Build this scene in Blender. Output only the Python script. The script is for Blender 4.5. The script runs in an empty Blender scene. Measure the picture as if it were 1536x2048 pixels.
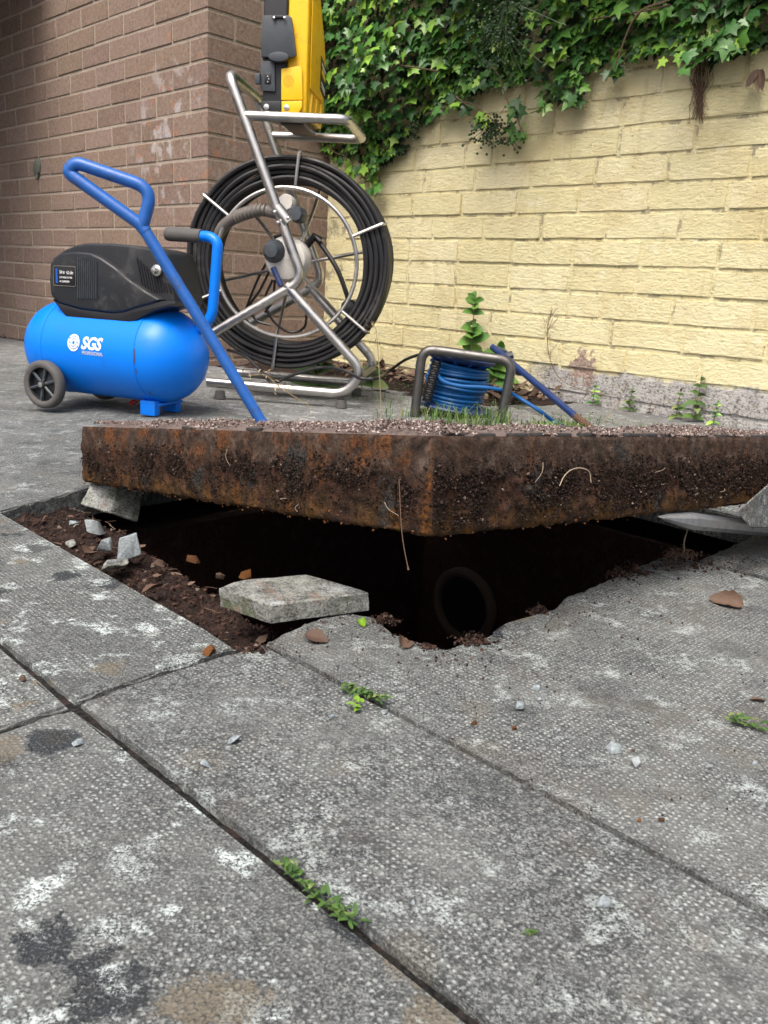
import bpy, bmesh, math, random
from math import radians, sin, cos, pi
from mathutils import Vector as V, Matrix, noise

# ------------------------------------------------------------------ camera, sky, sun, exposure
S = bpy.context.scene
COL = S.collection
FPX, PITCH, ROLL, CAMH = 1669.0, 0.26327, 0.05795, 0.31
fw = V((0, cos(PITCH), -sin(PITCH))); r0 = V((1, 0, 0)); u0 = r0.cross(fw)
RT = cos(ROLL) * r0 + sin(ROLL) * u0
UP = -sin(ROLL) * r0 + cos(ROLL) * u0
CAM = V((0, 0, CAMH))
cd = bpy.data.cameras.new('camera')
cam = bpy.data.objects.new('camera', cd); COL.objects.link(cam)
m = Matrix((RT, UP, -fw)).transposed().to_4x4(); m.translation = CAM
cam.matrix_world = m
cd.sensor_fit = 'VERTICAL'; cd.sensor_height = 24.0; cd.lens = FPX / 2048 * 24
cd.clip_start = 0.02; cd.clip_end = 200
cd.dof.use_dof = True; cd.dof.focus_distance = 0.85; cd.dof.aperture_fstop = 20
S.camera = cam

SUN_EL, SUN_AZ = radians(60), radians(-158)      # azimuth measured from +Y towards +X of where the light comes from
W = bpy.data.worlds.new('World'); S.world = W; W.use_nodes = True
nt = W.node_tree; nt.nodes.clear()
sky = nt.nodes.new('ShaderNodeTexSky'); sky.sky_type = 'NISHITA'; sky.sun_disc = False
sky.sun_elevation = SUN_EL; sky.sun_rotation = SUN_AZ
sky.air_density = 0.7; sky.dust_density = 7.0; sky.ozone_density = 0.4
bg = nt.nodes.new('ShaderNodeBackground'); bg.inputs['Strength'].default_value = 0.125
wo = nt.nodes.new('ShaderNodeOutputWorld')
nt.links.new(sky.outputs[0], bg.inputs[0]); nt.links.new(bg.outputs[0], wo.inputs[0])
sd = bpy.data.lights.new('sun', 'SUN'); sd.energy = 1.5; sd.angle = radians(34); sd.color = (1.0, 0.98, 0.955)
sun = bpy.data.objects.new('sun', sd); COL.objects.link(sun)
sdir = V((sin(SUN_AZ) * cos(SUN_EL), cos(SUN_AZ) * cos(SUN_EL), sin(SUN_EL)))
sun.rotation_euler = sdir.to_track_quat('Z', 'Y').to_euler()
S.view_settings.view_transform = 'Standard'; S.view_settings.look = 'None'
S.view_settings.gamma = 1; S.view_settings.use_curve_mapping = False
S.view_settings.exposure = 0.90

# ------------------------------------------------------------------ frames and measuring helpers
WD = V((0.7145, -0.6997, 0)); WN = V((-0.6997, -0.7145, 0)); WE = -WN; Z = V((0, 0, 1))
YP = V((0.21988, 2.91975, 0))          # a point of the painted wall
BC = V((-0.66631, 3.02937, 0))         # outer corner of the brown wall
def ray(u, v): return RT * ((u - 768) / FPX) - UP * ((v - 1024) / FPX) + fw
def onz(u, v, z=0.0):
    q = ray(u, v); return CAM + q * ((z - CAMH) / q.z)
def onp(u, v, q0, n):
    q = ray(u, v); return CAM + q * ((q0 - CAM).dot(n) / q.dot(n))
def dep(u, v, d): return CAM + ray(u, v) * d
def ab(a, b, z=0.0): return WD * a + WE * b + Z * z
def toab(p): return (p.dot(WD), p.dot(WE))
def smooth(a, b, x):
    t = max(0, min(1, (x - a) / (b - a))); return t * t * (3 - 2 * t)
def gz(p):                              # the drive dips a little to the left
    return -0.055 * smooth(0.85, 2.1, -p.x)
def nz(p, s=1.0): return noise.noise(V(p) * s)
R = random.Random(7)

# ------------------------------------------------------------------ mesh builder
class MB:
    def __init__(s): s.v = []; s.f = []
    def add(s, vs, fs):
        o = len(s.v); s.v += [V(x) for x in vs]; s.f += [[i + o for i in f] for f in fs]; return s
    def box(s, c, sz, rot=None):
        c = V(c); hx, hy, hz = [k / 2 for k in sz]
        vs = [V((x, y, z)) for x in (-hx, hx) for y in (-hy, hy) for z in (-hz, hz)]
        if rot is not None: vs = [rot @ q for q in vs]
        return s.add([q + c for q in vs], [[0, 1, 3, 2], [4, 6, 7, 5], [0, 4, 5, 1], [2, 3, 7, 6], [0, 2, 6, 4], [1, 5, 7, 3]])
    def tube(s, path, r, n=10, closed=False, cap=True):
        P = [V(p) for p in path]; m = len(P); rr = r if isinstance(r, (list, tuple)) else [r] * m
        T = []
        for i in range(m):
            a = P[(i - 1) % m] if (closed or i > 0) else P[i]; b = P[(i + 1) % m] if (closed or i < m - 1) else P[i]
            t = b - a; T.append(t.normalized() if t.length > 1e-9 else V((0, 0, 1)))
        x = T[0].orthogonal().normalized(); vs = []
        for i in range(m):
            x = x - T[i] * x.dot(T[i])
            x = x.normalized() if x.length > 1e-6 else T[i].orthogonal().normalized()
            y = T[i].cross(x)
            vs += [P[i] + (x * cos(2 * pi * k / n) + y * sin(2 * pi * k / n)) * rr[i] for k in range(n)]
        fs = []
        for i in range(m if closed else m - 1):
            j = (i + 1) % m
            fs += [[i * n + k, i * n + (k + 1) % n, j * n + (k + 1) % n, j * n + k] for k in range(n)]
        if cap and not closed:
            fs += [list(range(n))[::-1], [(m - 1) * n + k for k in range(n)]]
        return s.add(vs, fs)
    def lathe(s, prof, o, ax, n=32, x=None, caps=True):           # prof: (radius, height) pairs along ax
        o = V(o); ax = V(ax).normalized(); x = V(x).normalized() if x is not None else ax.orthogonal().normalized(); y = ax.cross(x)
        vs = [o + ax * h + (x * cos(2 * pi * k / n) + y * sin(2 * pi * k / n)) * r for r, h in prof for k in range(n)]
        fs = [[i * n + k, i * n + (k + 1) % n, (i + 1) * n + (k + 1) % n, (i + 1) * n + k] for i in range(len(prof) - 1) for k in range(n)]
        if caps and prof[0][0] > 1e-6: fs.append(list(range(n))[::-1])
        if caps and prof[-1][0] > 1e-6: fs.append([(len(prof) - 1) * n + k for k in range(n)])
        return s.add(vs, fs)
    def prism(s, poly, off):                            # closed polygon of points extruded by off
        n = len(poly); vs = [V(p) for p in poly] + [V(p) + V(off) for p in poly]
        return s.add(vs, [list(range(n)), [2 * n - 1 - k for k in range(n)]] + [[k, k + n, (k + 1) % n + n, (k + 1) % n] for k in range(n)])
    def mesh(s, name, mat=None, smooth=35, org=None, bevel=0, bseg=2, weld=False):
        me = bpy.data.meshes.new(name)
        vs = [q - org for q in s.v] if org is not None else s.v
        me.from_pydata([tuple(q) for q in vs], [], s.f)
        bm = bmesh.new(); bm.from_mesh(me)
        if weld: bmesh.ops.remove_doubles(bm, verts=bm.verts, dist=1e-5)
        bmesh.ops.recalc_face_normals(bm, faces=bm.faces)
        if bevel:
            es = [e for e in bm.edges if len(e.link_faces) == 2 and e.calc_face_angle(0) > radians(30)]
            bmesh.ops.bevel(bm, geom=es, offset=bevel, segments=bseg, affect='EDGES', profile=0.6)
        bm.to_mesh(me); bm.free()
        if smooth:
            me.shade_smooth(); me.set_sharp_from_angle(angle=radians(smooth))
        if mat: me.materials.append(mat)
        return me
    def build(s, name, mat, parent=None, smooth=35, bevel=0, bseg=2, local=False, weld=False, org=None):
        if org is None and parent is not None and not local: org = wloc(parent)
        me = s.mesh(name, mat, smooth, org, bevel, bseg, weld)
        o = bpy.data.objects.new(name, me); COL.objects.link(o)
        if parent is not None: o.parent = parent
        elif org is not None: o.location = org
        return o
def wloc(o):
    p = V((0, 0, 0))
    while o is not None: p = p + o.location; o = o.parent
    return p
def tag(o, label=None, cat=None, group=None, kind=None):
    if label: o['label'] = label
    if cat: o['category'] = cat
    if group: o['group'] = group
    if kind: o['kind'] = kind
    return o
def empty(name, loc=(0, 0, 0)):
    o = bpy.data.objects.new(name, None); COL.objects.link(o); o.location = loc; o.empty_display_size = .05; return o
def inst(name, me, loc, rot=None, sc=1.0, parent=None):
    o = bpy.data.objects.new(name, me); COL.objects.link(o)
    mm = (rot.to_4x4() if rot is not None else Matrix.Identity(4))
    if not isinstance(sc, (tuple, list)): sc = (sc, sc, sc)
    mm = mm @ Matrix.Diagonal((*sc, 1))
    mm.translation = V(loc) - (wloc(parent) if parent is not None else V((0, 0, 0)))
    if parent is not None: o.parent = parent
    o.matrix_basis = mm
    return o
def fil(pts, r, n=6, closed=False):                     # round the corners of a polyline
    P = [V(p) for p in pts]; out = []; m = len(P)
    rng = range(m) if closed else range(m)
    for i in rng:
        if not closed and i in (0, m - 1): out.append(P[i]); continue
        a, b, c = P[(i - 1) % m], P[i], P[(i + 1) % m]
        d = min(r, (a - b).length * .48, (c - b).length * .48)
        p, q = b + (a - b).normalized() * d, b + (c - b).normalized() * d
        for k in range(n + 1):
            t = k / n; out.append(p * (1 - t) ** 2 + b * 2 * t * (1 - t) + q * t * t)
    return out
def spline(pts, n=8):                                   # Catmull-Rom through points
    P = [V(p) for p in pts]; P = [P[0] * 2 - P[1]] + P + [P[-1] * 2 - P[-2]]; out = []
    for i in range(1, len(P) - 2):
        a, b, c, d = P[i - 1:i + 3]
        for k in range(n):
            t = k / n
            out.append(.5 * (2 * b + (c - a) * t + (2 * a - 5 * b + 4 * c - d) * t * t + (3 * b - a - 3 * c + d) * t ** 3))
    out.append(P[-2]); return out
def fr(x, y, z):                                        # rotation whose columns are x, y, z
    return Matrix((x, y, z)).transposed()
def rrot(rng=R):
    return Matrix.Rotation(rng.uniform(0, 6.28), 3, 'Z') @ Matrix.Rotation(rng.uniform(0, 6.28), 3, 'X') @ Matrix.Rotation(rng.uniform(0, 6.28), 3, 'Y')

# ------------------------------------------------------------------ materials
class NT:
    def __init__(s, name):
        s.m = bpy.data.materials.new(name); s.m.use_nodes = True; s.t = s.m.node_tree; s.t.nodes.clear()
        s.out = s.t.nodes.new('ShaderNodeOutputMaterial'); s.b = s.t.nodes.new('ShaderNodeBsdfPrincipled')
        s.t.links.new(s.b.outputs[0], s.out.inputs[0])
        s._pos = None
    def set(s, sock, v):
        if hasattr(v, 'is_output'): s.t.links.new(v, sock)
        elif isinstance(v, (tuple, list)) and len(v) == 3 and sock.type == 'RGBA': sock.default_value = (*v, 1)
        else: sock.default_value = v
    def n(s, typ, ins={}, **props):
        k = s.t.nodes.new(typ)
        for a, b in props.items(): setattr(k, a, b)
        for a, b in ins.items(): s.set(k.inputs[a], b)
        return k
    def pos(s):
        if s._pos is None: s._pos = s.n('ShaderNodeNewGeometry').outputs['Position']
        return s._pos
    def obj(s): return s.n('ShaderNodeTexCoord').outputs['Object']
    def rnd(s):
        a = s.n('ShaderNodeObjectInfo').outputs['Random']; b = s.n('ShaderNodeNewGeometry').outputs['Random Per Island']
        return s.mth('FRACT', s.mth('ADD', a, b))
    def map(s, vec, sc=(1, 1, 1), rot=(0, 0, 0), loc=(0, 0, 0)):
        return s.n('ShaderNodeMapping', {'Vector': vec, 'Scale': sc, 'Rotation': rot, 'Location': loc}).outputs[0]
    def noi(s, scale, detail=4, rough=.55, vec=None, dist=0):
        return s.n('ShaderNodeTexNoise', {'Vector': vec if vec is not None else s.pos(), 'Scale': scale, 'Detail': detail, 'Roughness': rough, 'Distortion': dist}).outputs[0]
    def vor(s, scale, rand=1, vec=None, feat='F1', out=0):
        return s.n('ShaderNodeTexVoronoi', {'Vector': vec if vec is not None else s.pos(), 'Scale': scale, 'Randomness': rand}, feature=feat).outputs[out]
    def mth(s, op, a, b=0.0, c=0.0, clamp=False):
        k = s.n('ShaderNodeMath', operation=op, use_clamp=clamp); s.set(k.inputs[0], a); s.set(k.inputs[1], b); s.set(k.inputs[2], c); return k.outputs[0]
    def rng(s, v, a, b, c=0.0, d=1.0):
        return s.n('ShaderNodeMapRange', {0: v, 1: a, 2: b, 3: c, 4: d}, interpolation_type='SMOOTHSTEP').outputs[0]
    def mix(s, f, a, b, mode='MIX'):
        k = s.n('ShaderNodeMix', data_type='RGBA', blend_type=mode); s.set(k.inputs[0], f); s.set(k.inputs[6], a); s.set(k.inputs[7], b); return k.outputs[2]
    def ramp(s, f, stops):
        k = s.n('ShaderNodeValToRGB', {0: f}); e = k.color_ramp.elements
        while len(e) < len(stops): e.new(.5)
        for q, (p, c) in zip(e, stops): q.position = p; q.color = (*c, 1)
        return k.outputs[0]
    def attr(s, name): return s.n('ShaderNodeAttribute', attribute_type='OBJECT', attribute_name=name).outputs['Fac']
    def xyz(s, vec, i): return s.n('ShaderNodeSeparateXYZ', {0: vec}).outputs[i]
    def bump(s, h, st=.5, d=.002): 
        k = s.n('ShaderNodeBump', {'Height': h, 'Strength': st, 'Distance': d})
        if getattr(s, '_lastbump', None) is not None: s.t.links.new(s._lastbump, k.inputs['Normal'])
        s._lastbump = k.outputs[0]; s.set(s.b.inputs['Normal'], k.outputs[0])
    def fin(s, col, rough=.6, metal=0, spec=.5):
        s.set(s.b.inputs['Base Color'], col); s.set(s.b.inputs['Roughness'], rough); s.set(s.b.inputs['Metallic'], metal)
        s.set(s.b.inputs['Specular IOR Level'], spec); return s.m

def mat_concrete(name='concrete_slab', dim=True, tint=(.935, 1.0, .975), light=1.0):
    k = NT(name); p = k.pos()
    flat = k.map(p, sc=(1, 1, 0), rot=(0, 0, radians(44.4)))
    g = k.noi(640, 4, .75); g2 = k.noi(150, 5, .68); mid = k.noi(38, 5, .65); big = k.noi(7, 4, .6)
    c = k.ramp(g, [(.36, (.016, .016, .017)), (.47, (.085, .085, .086)), (.56, (.19, .19, .188)), (.68, (.40, .40, .39))])
    c = k.mix(k.rng(g2, .5, .36, 0, .8), c, (.035, .036, .038)); c = k.mix(k.rng(g2, .54, .68, 0, .6), c, (.34, .335, .32))
    c = k.mix(k.rng(mid, .46, .64, 0, .4), c, (.085, .083, .082)); c = k.mix(k.rng(big, .46, .62, 0, .3), c, (.25, .245, .235))
    if dim:
        wv = k.n('ShaderNodeVectorMath', {0: k.n('ShaderNodeTexNoise', {'Vector': p, 'Scale': 140.0, 'Detail': 2.0}).outputs['Color'], 'Scale': .0026}, operation='SCALE').outputs[0]
        v = k.vor(1 / .0044, .30, k.n('ShaderNodeVectorMath', {0: flat, 1: wv}, operation='ADD').outputs[0])
        up = k.rng(k.xyz(k.n('ShaderNodeNewGeometry').outputs['True Normal'], 2), .6, .9)
        dm = k.mth('MULTIPLY', k.rng(v, .40, .12), up)
        pat = k.mth('MULTIPLY', k.rng(k.noi(8, 4, .65), .36, .56, .25, 1), k.rng(k.noi(55, 4, .7), .34, .56, .25, 1))
        wear = k.mth('MULTIPLY', dm, pat)
        c = k.mix(k.mth('MULTIPLY', wear, k.rng(g, .34, .54, .3, .85)), c, (.56, .56, .545))
        k.bump(k.mth('ADD', k.mth('MULTIPLY', dm, .8), k.mth('MULTIPLY', g2, .7)), .8, .0014)
    li = k.attr('lichen')
    def blobs(sc, loc, keep, rad, soft):
        q = k.map(p, loc=loc); vn = k.n('ShaderNodeTexVoronoi', {'Vector': q, 'Scale': sc, 'Randomness': 1.0}, feature='F1')
        sel = k.rng(k.xyz(vn.outputs['Color'], 0), keep, keep + .08)
        size = k.mth('MULTIPLY_ADD', k.xyz(vn.outputs['Color'], 1), .6, .6)
        d = k.mth('ADD', k.mth('DIVIDE', vn.outputs['Distance'], size), k.mth('MULTIPLY', k.mth('SUBTRACT', k.noi(48, 6, .72), .5), 1.15))
        return k.mth('MULTIPLY', sel, k.rng(d, rad + soft, rad))
    c = k.mix(k.mth('MULTIPLY', blobs(21, (3.1, 1.7, 0), .50, .26, .09), k.mth('MULTIPLY', li, k.rng(g, .38, .56, .2, .75))), c, (.20, .155, .105))
    c = k.mix(k.mth('MULTIPLY', blobs(18, (7.7, .3, 2), .36, .29, .08), k.mth('MULTIPLY', li, k.rng(g, .68, .50, .2, .95))), c, (.018, .021, .027))
    c = k.mix(k.mth('MULTIPLY', blobs(24, (1.7, .9, 4), .66, .20, .16), k.mth('MULTIPLY', li, k.rng(k.mth('ADD', g, k.mth('MULTIPLY', g2, .6)), .74, .90, 0, .9))), c, (.60, .63, .63))
    wh = k.noi(24, 6, .68, k.map(p, loc=(1.3, 5.2, 0)))
    wm = k.mth('MULTIPLY', k.rng(wh, .54, .63), k.rng(k.mth('ADD', g, k.mth('MULTIPLY', g2, .7)), .76, .92))
    c = k.mix(k.mth('MULTIPLY', wm, k.mth('MAXIMUM', li, .45)), c, (.68, .72, .71))
    soil = k.noi(11, 5, .7, k.map(p, loc=(2, 9, 0)))
    c = k.mix(k.mth('MULTIPLY', k.rng(soil, .50, .66, 0, .5), k.mth('MULTIPLY', k.rng(g2, .36, .56, .2, 1), k.attr('soil'))), c, (.105, .078, .062))
    k.bump(k.mth('ADD', g, k.mth('MULTIPLY', g2, 2)), .7, .001)
    rv = k.rng(k.n('ShaderNodeObjectInfo').outputs['Random'], 0, 1, 0, .22); c = k.mix(rv, c, (.05, .05, .05))
    c = k.mix(1, c, tuple(t * light * 1.0 for t in tint), 'MULTIPLY')
    return k.fin(c, .88, spec=.3)

def mat_break():
    k = NT('broken_concrete'); g = k.noi(420, 5, .75); g2 = k.noi(70, 5, .65); gr = k.noi(22, 4, .65); p = k.pos()
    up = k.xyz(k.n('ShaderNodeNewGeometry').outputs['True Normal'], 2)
    c = k.ramp(g2, [(.34, (.085, .09, .08)), (.5, (.20, .21, .185)), (.64, (.36, .37, .34))])
    c = k.mix(k.rng(g, .42, .62, 0, .55), c, (.42, .43, .40)); c = k.mix(k.rng(g, .48, .34, 0, .8), c, (.035, .036, .033))
    c = k.mix(k.mth('MULTIPLY', k.rng(gr, .47, .6), k.rng(up, .8, .3, .1, .85)), c, (.085, .10, .05))  # green algae tone, laid stronger on side faces to paint in their shade
    wh = k.mth('MULTIPLY', k.rng(k.noi(24, 5, .65, k.map(p, loc=(9, 1, 2))), .48, .6), k.rng(up, .4, .85))
    c = k.mix(k.mth('MULTIPLY', wh, k.rng(g, .38, .55, .2, .85)), c, (.50, .53, .53))
    dk = k.mth('MULTIPLY', k.rng(k.noi(30, 5, .65, k.map(p, loc=(2, 6, 2))), .5, .6), k.rng(up, .4, .85))
    c = k.mix(k.mth('MULTIPLY', dk, k.rng(g, .65, .42, .2, .8)), c, (.055, .058, .058))
    c = k.mix(k.rng(k.noi(30, 3, .6, k.map(p, loc=(4, 1, 2))), .58, .68, 0, .6), c, (.19, .115, .075))
    k.bump(k.mth('ADD', g, k.mth('MULTIPLY', g2, 2)), 1.0, .0022)
    return k.fin(c, .9, spec=.25)
def mat_chip():
    k = NT('pale_stone'); g = k.noi(300, 4, .65)
    c = k.mix(k.rng(g, .3, .7), (.15, .18, .19), (.32, .37, .39)); c = k.mix(k.rng(k.rnd(), .1, .9, 0, .35), c, (.3, .3, .28))
    k.bump(g, .7, .0015); return k.fin(c, .85, spec=.3)
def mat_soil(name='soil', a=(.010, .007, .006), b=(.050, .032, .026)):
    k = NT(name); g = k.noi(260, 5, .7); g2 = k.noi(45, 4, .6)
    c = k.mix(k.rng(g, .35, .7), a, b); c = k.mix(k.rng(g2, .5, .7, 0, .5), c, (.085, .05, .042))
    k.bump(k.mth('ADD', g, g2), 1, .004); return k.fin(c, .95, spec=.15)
def mat_island(name, stops, rough=.85, spec=.3):
    k = NT(name); c = k.ramp(k.rnd(), stops); g = k.noi(400, 3, .6)
    c = k.mix(k.rng(g, .3, .7, 0, .35), c, k.mix(.5, c, (.02, .015, .012))); k.bump(g, .5, .001); return k.fin(c, rough, spec=spec)
def mat_rust():
    k = NT('rusted_iron'); o = k.obj(); z = k.xyz(o, 2)
    big = k.noi(11, 5, .65, o); mid = k.noi(40, 6, .7, o); fine = k.noi(260, 5, .72, o); f2 = k.noi(600, 3, .7, o)
    st = k.noi(1, 5, .65, k.map(o, sc=(46, 46, 9)))
    zz = k.mth('ADD', z, k.mth('MULTIPLY', k.mth('SUBTRACT', mid, .5), .05))
    c = k.ramp(mid, [(.32, (.014, .010, .008)), (.45, (.036, .021, .015)), (.55, (.058, .030, .019)), (.68, (.10, .055, .034))])
    ct = k.ramp(k.noi(60, 6, .72, o), [(.32, (.020, .016, .014)), (.46, (.050, .036, .028)), (.56, (.085, .062, .048)), (.7, (.17, .14, .118))])
    leftside = k.rng(k.xyz(o, 0), .02, .004)
    ob = k.rng(k.noi(26, 6, .7, k.map(o, loc=(6, 2, 1))), .47, .62)
    ct = k.mix(k.mth('MULTIPLY', ob, k.mth('MULTIPLY_ADD', leftside, .65, .12)), ct, k.mix(k.rng(fine, .4, .6), (.085, .034, .013), (.22, .085, .024)))
    c = k.mix(k.rng(zz, -.042, -.022), c, ct)
    lo = k.mth('MULTIPLY', k.rng(zz, -.050, -.072), k.rng(st, .38, .58))
    c = k.mix(lo, c, k.mix(k.rng(mid, .38, .62), (.050, .034, .016), (.135, .068, .019)))
    orange = k.mth('MULTIPLY', k.rng(st, .53, .63), k.rng(big, .45, .58))
    c = k.mix(k.mth('MULTIPLY', orange, k.mth('MULTIPLY_ADD', leftside, .4, .42)), c, k.mix(k.rng(fine, .4, .62), (.08, .034, .013), (.20, .08, .018)))
    teal = k.rng(k.noi(14, 5, .65, k.map(o, loc=(3, 1, 7))), .575, .64)
    c = k.mix(k.mth('MULTIPLY', teal, .85), c, k.mix(k.rng(fine, .4, .65), (.022, .026, .027), (.075, .08, .078)))
    c = k.mix(k.rng(f2, .58, .72, 0, .45), c, (.24, .19, .155))
    c = k.mix(k.rng(fine, .47, .3, 0, .85), c, (.008, .006, .005))
    c = k.mix(1, c, (.92, .86, .82), 'MULTIPLY')
    k.bump(mid, .7, .006); k.bump(fine, 1.0, .003); k.bump(f2, .8, .0012)
    return k.fin(c, .9, spec=.15)
def mat_brick():
    k = NT('brown_brick'); rn = k.n('ShaderNodeObjectInfo').outputs['Random']; p = k.pos()
    c = k.ramp(rn, [(0, (.185, .128, .098)), (.25, (.235, .168, .132)), (.5, (.215, .155, .115)), (.75, (.25, .182, .15)), (1, (.195, .135, .11))])
    g = k.noi(220, 5, .7); g2 = k.noi(28, 4, .6); sx = k.noi(1, 3, .6, k.map(p, sc=(60, 60, 12)))
    c = k.mix(k.rng(g, .5, .75, 0, .6), c, (.34, .27, .22)); c = k.mix(k.rng(g, .46, .25, 0, .6), c, (.07, .045, .036))
    gm = k.noi(90, 5, .7); c = k.mix(k.rng(gm, .5, .66, 0, .5), c, (.34, .265, .215)); c = k.mix(k.rng(gm, .48, .34, 0, .5), c, (.085, .055, .042))
    c = k.mix(k.rng(g2, .5, .7, 0, .4), c, (.2, .165, .11)); c = k.mix(k.rng(sx, .55, .75, 0, .3), c, (.26, .22, .18))
    cx = k.n('ShaderNodeVectorMath', {0: p, 1: (BC.x - .16, BC.y + .16, .78)}, operation='DISTANCE').outputs['Value']
    ef = k.mth('MULTIPLY', k.rng(k.noi(13, 4, .6), .53, .64), k.rng(cx, .36, .12))
    c = k.mix(k.mth('MULTIPLY', ef, k.rng(g, .3, .55, .3, .9)), c, (.42, .39, .38))
    og = k.mth('MULTIPLY', k.rng(k.noi(24, 4, .6, k.map(p, loc=(2, 2, 2))), .58, .66), k.rng(cx, .42, .2))
    c = k.mix(k.mth('MULTIPLY', og, .7), c, (.34, .15, .075))
    k.bump(g, .7, .002); k.bump(g2, .5, .004)
    return k.fin(c, .9, spec=.25)
def mat_mortar():
    k = NT('brown_mortar'); g = k.noi(300, 4, .7)
    c = k.mix(k.rng(g, .3, .7), (.21, .17, .135), (.50, .43, .35)); k.bump(g, .8, .002); return k.fin(c, .92, spec=.2)
def mat_yellow(mort=False):
    k = NT('yellow_paint_joint' if mort else 'yellow_paint'); p = k.pos(); rn = k.n('ShaderNodeObjectInfo').outputs['Random']
    z = k.xyz(p, 2)
    g = k.noi(140, 5, .65); g2 = k.noi(30, 5, .6); hz = k.noi(1, 4, .6, k.map(p, sc=(40, 40, 150)))
    c = k.mix(k.rng(rn, 0, 1), (.64, .585, .335), (.69, .635, .395))
    c = k.mix(k.rng(g2, .52, .72, 0, .35), c, (.55, .455, .21))
    c = k.mix(k.rng(k.noi(5, 4, .6), .46, .68, 0, .55), c, (.52, .44, .225))
    c = k.mix(k.rng(k.noi(1, 5, .65, k.map(p, sc=(26, 26, 3.2))), .56, .7, 0, .35), c, (.42, .36, .19))
    c = k.mix(k.rng(k.noi(16, 5, .65, k.map(p, loc=(1, 4, 2))), .61, .68, 0, .55), c, (.74, .68, .5))
    pit = k.mth('MULTIPLY', k.rng(k.vor(75, 1), .16, .06), k.rng(g2, .5, .62))
    c = k.mix(pit, c, (.14, .11, .07))
    if mort:
        c = k.mix(k.mth('MULTIPLY', k.rng(k.noi(19, 5, .7), .525, .60), .65), c, (.17, .15, .115))
    # bare brick low down where the paint has gone
    edge = k.mth('ADD', z, k.mth('MULTIPLY', k.mth('SUBTRACT', k.noi(17, 5, .65), .5), .07))
    alx = k.n('ShaderNodeVectorMath', {0: p, 1: tuple(WD)}, operation='DOT_PRODUCT').outputs['Value']
    bare = k.mth('MULTIPLY', k.rng(edge, .108, .094), k.rng(alx, -1.62, -1.50))
    grey = k.mix(k.rng(g2, .35, .65), (.15, .135, .12), (.40, .385, .35)); grey = k.mix(k.rng(g, .40, .58, 0, .75), grey, (.42, .42, .41)); grey = k.mix(k.rng(g, .47, .34, 0, .8), grey, (.06, .055, .05))
    c = k.mix(k.mth('MULTIPLY', bare, k.rng(g2, .25, .42, .5, 1)), c, grey)
    sp = k.n('ShaderNodeVectorMath', {0: p, 1: tuple(onp(1165, 735, YP, WN))}, operation='DISTANCE').outputs['Value']
    c = k.mix(k.rng(k.mth('ADD', sp, k.mth('MULTIPLY', k.mth('ADD', g2, k.noi(60, 5, .7)), .085)), .135, .125), c, k.mix(k.rng(g, .4, .6), (.24, .175, .14), (.36, .28, .23)))
    k.bump(k.mth('ADD', g, k.mth('MULTIPLY', hz, 1.2)), .75, .0035); k.bump(g2, .6, .006)
    return k.fin(c, .72, spec=.35)
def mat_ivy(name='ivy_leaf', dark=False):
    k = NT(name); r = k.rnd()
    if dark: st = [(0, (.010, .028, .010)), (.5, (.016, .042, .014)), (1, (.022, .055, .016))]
    else: st = [(0, (.020, .076, .016)), (.32, (.042, .135, .026)), (.58, (.075, .20, .033)), (.8, (.14, .31, .04)), (1, (.28, .46, .055))]
    c = k.ramp(r, st); g = k.noi(90, 3, .6)
    c = k.mix(k.rng(g, .45, .7, 0, .4), c, k.mix(.4, c, (.10, .17, .07)))
    k.bump(g, .35, .002)
    k.set(k.b.inputs['Subsurface Weight'], 0.0)
    return k.fin(c, .38, spec=.5)
def mat_plain(name, col, rough=.5, metal=0, var=.25, sc=60, spec=.5, dirt=None, bump=.15, dcol=(.1, .08, .06)):
    k = NT(name); o = k.obj(); g = k.noi(sc, 5, .65, o)
    c = k.mix(k.rng(g, .35, .7, 0, var), col, tuple(q * .55 for q in col))
    if dirt is not None:
        d = k.noi(dirt, 5, .7, k.map(o, loc=(3, 2, 5))); c = k.mix(k.rng(d, .54, .7, 0, .55), c, dcol)
        rough = k.rng(d, .5, .7, rough, min(1, rough + .3))
    if bump: k.bump(g, bump, .001)
    return k.fin(c, rough, metal, spec)

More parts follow.
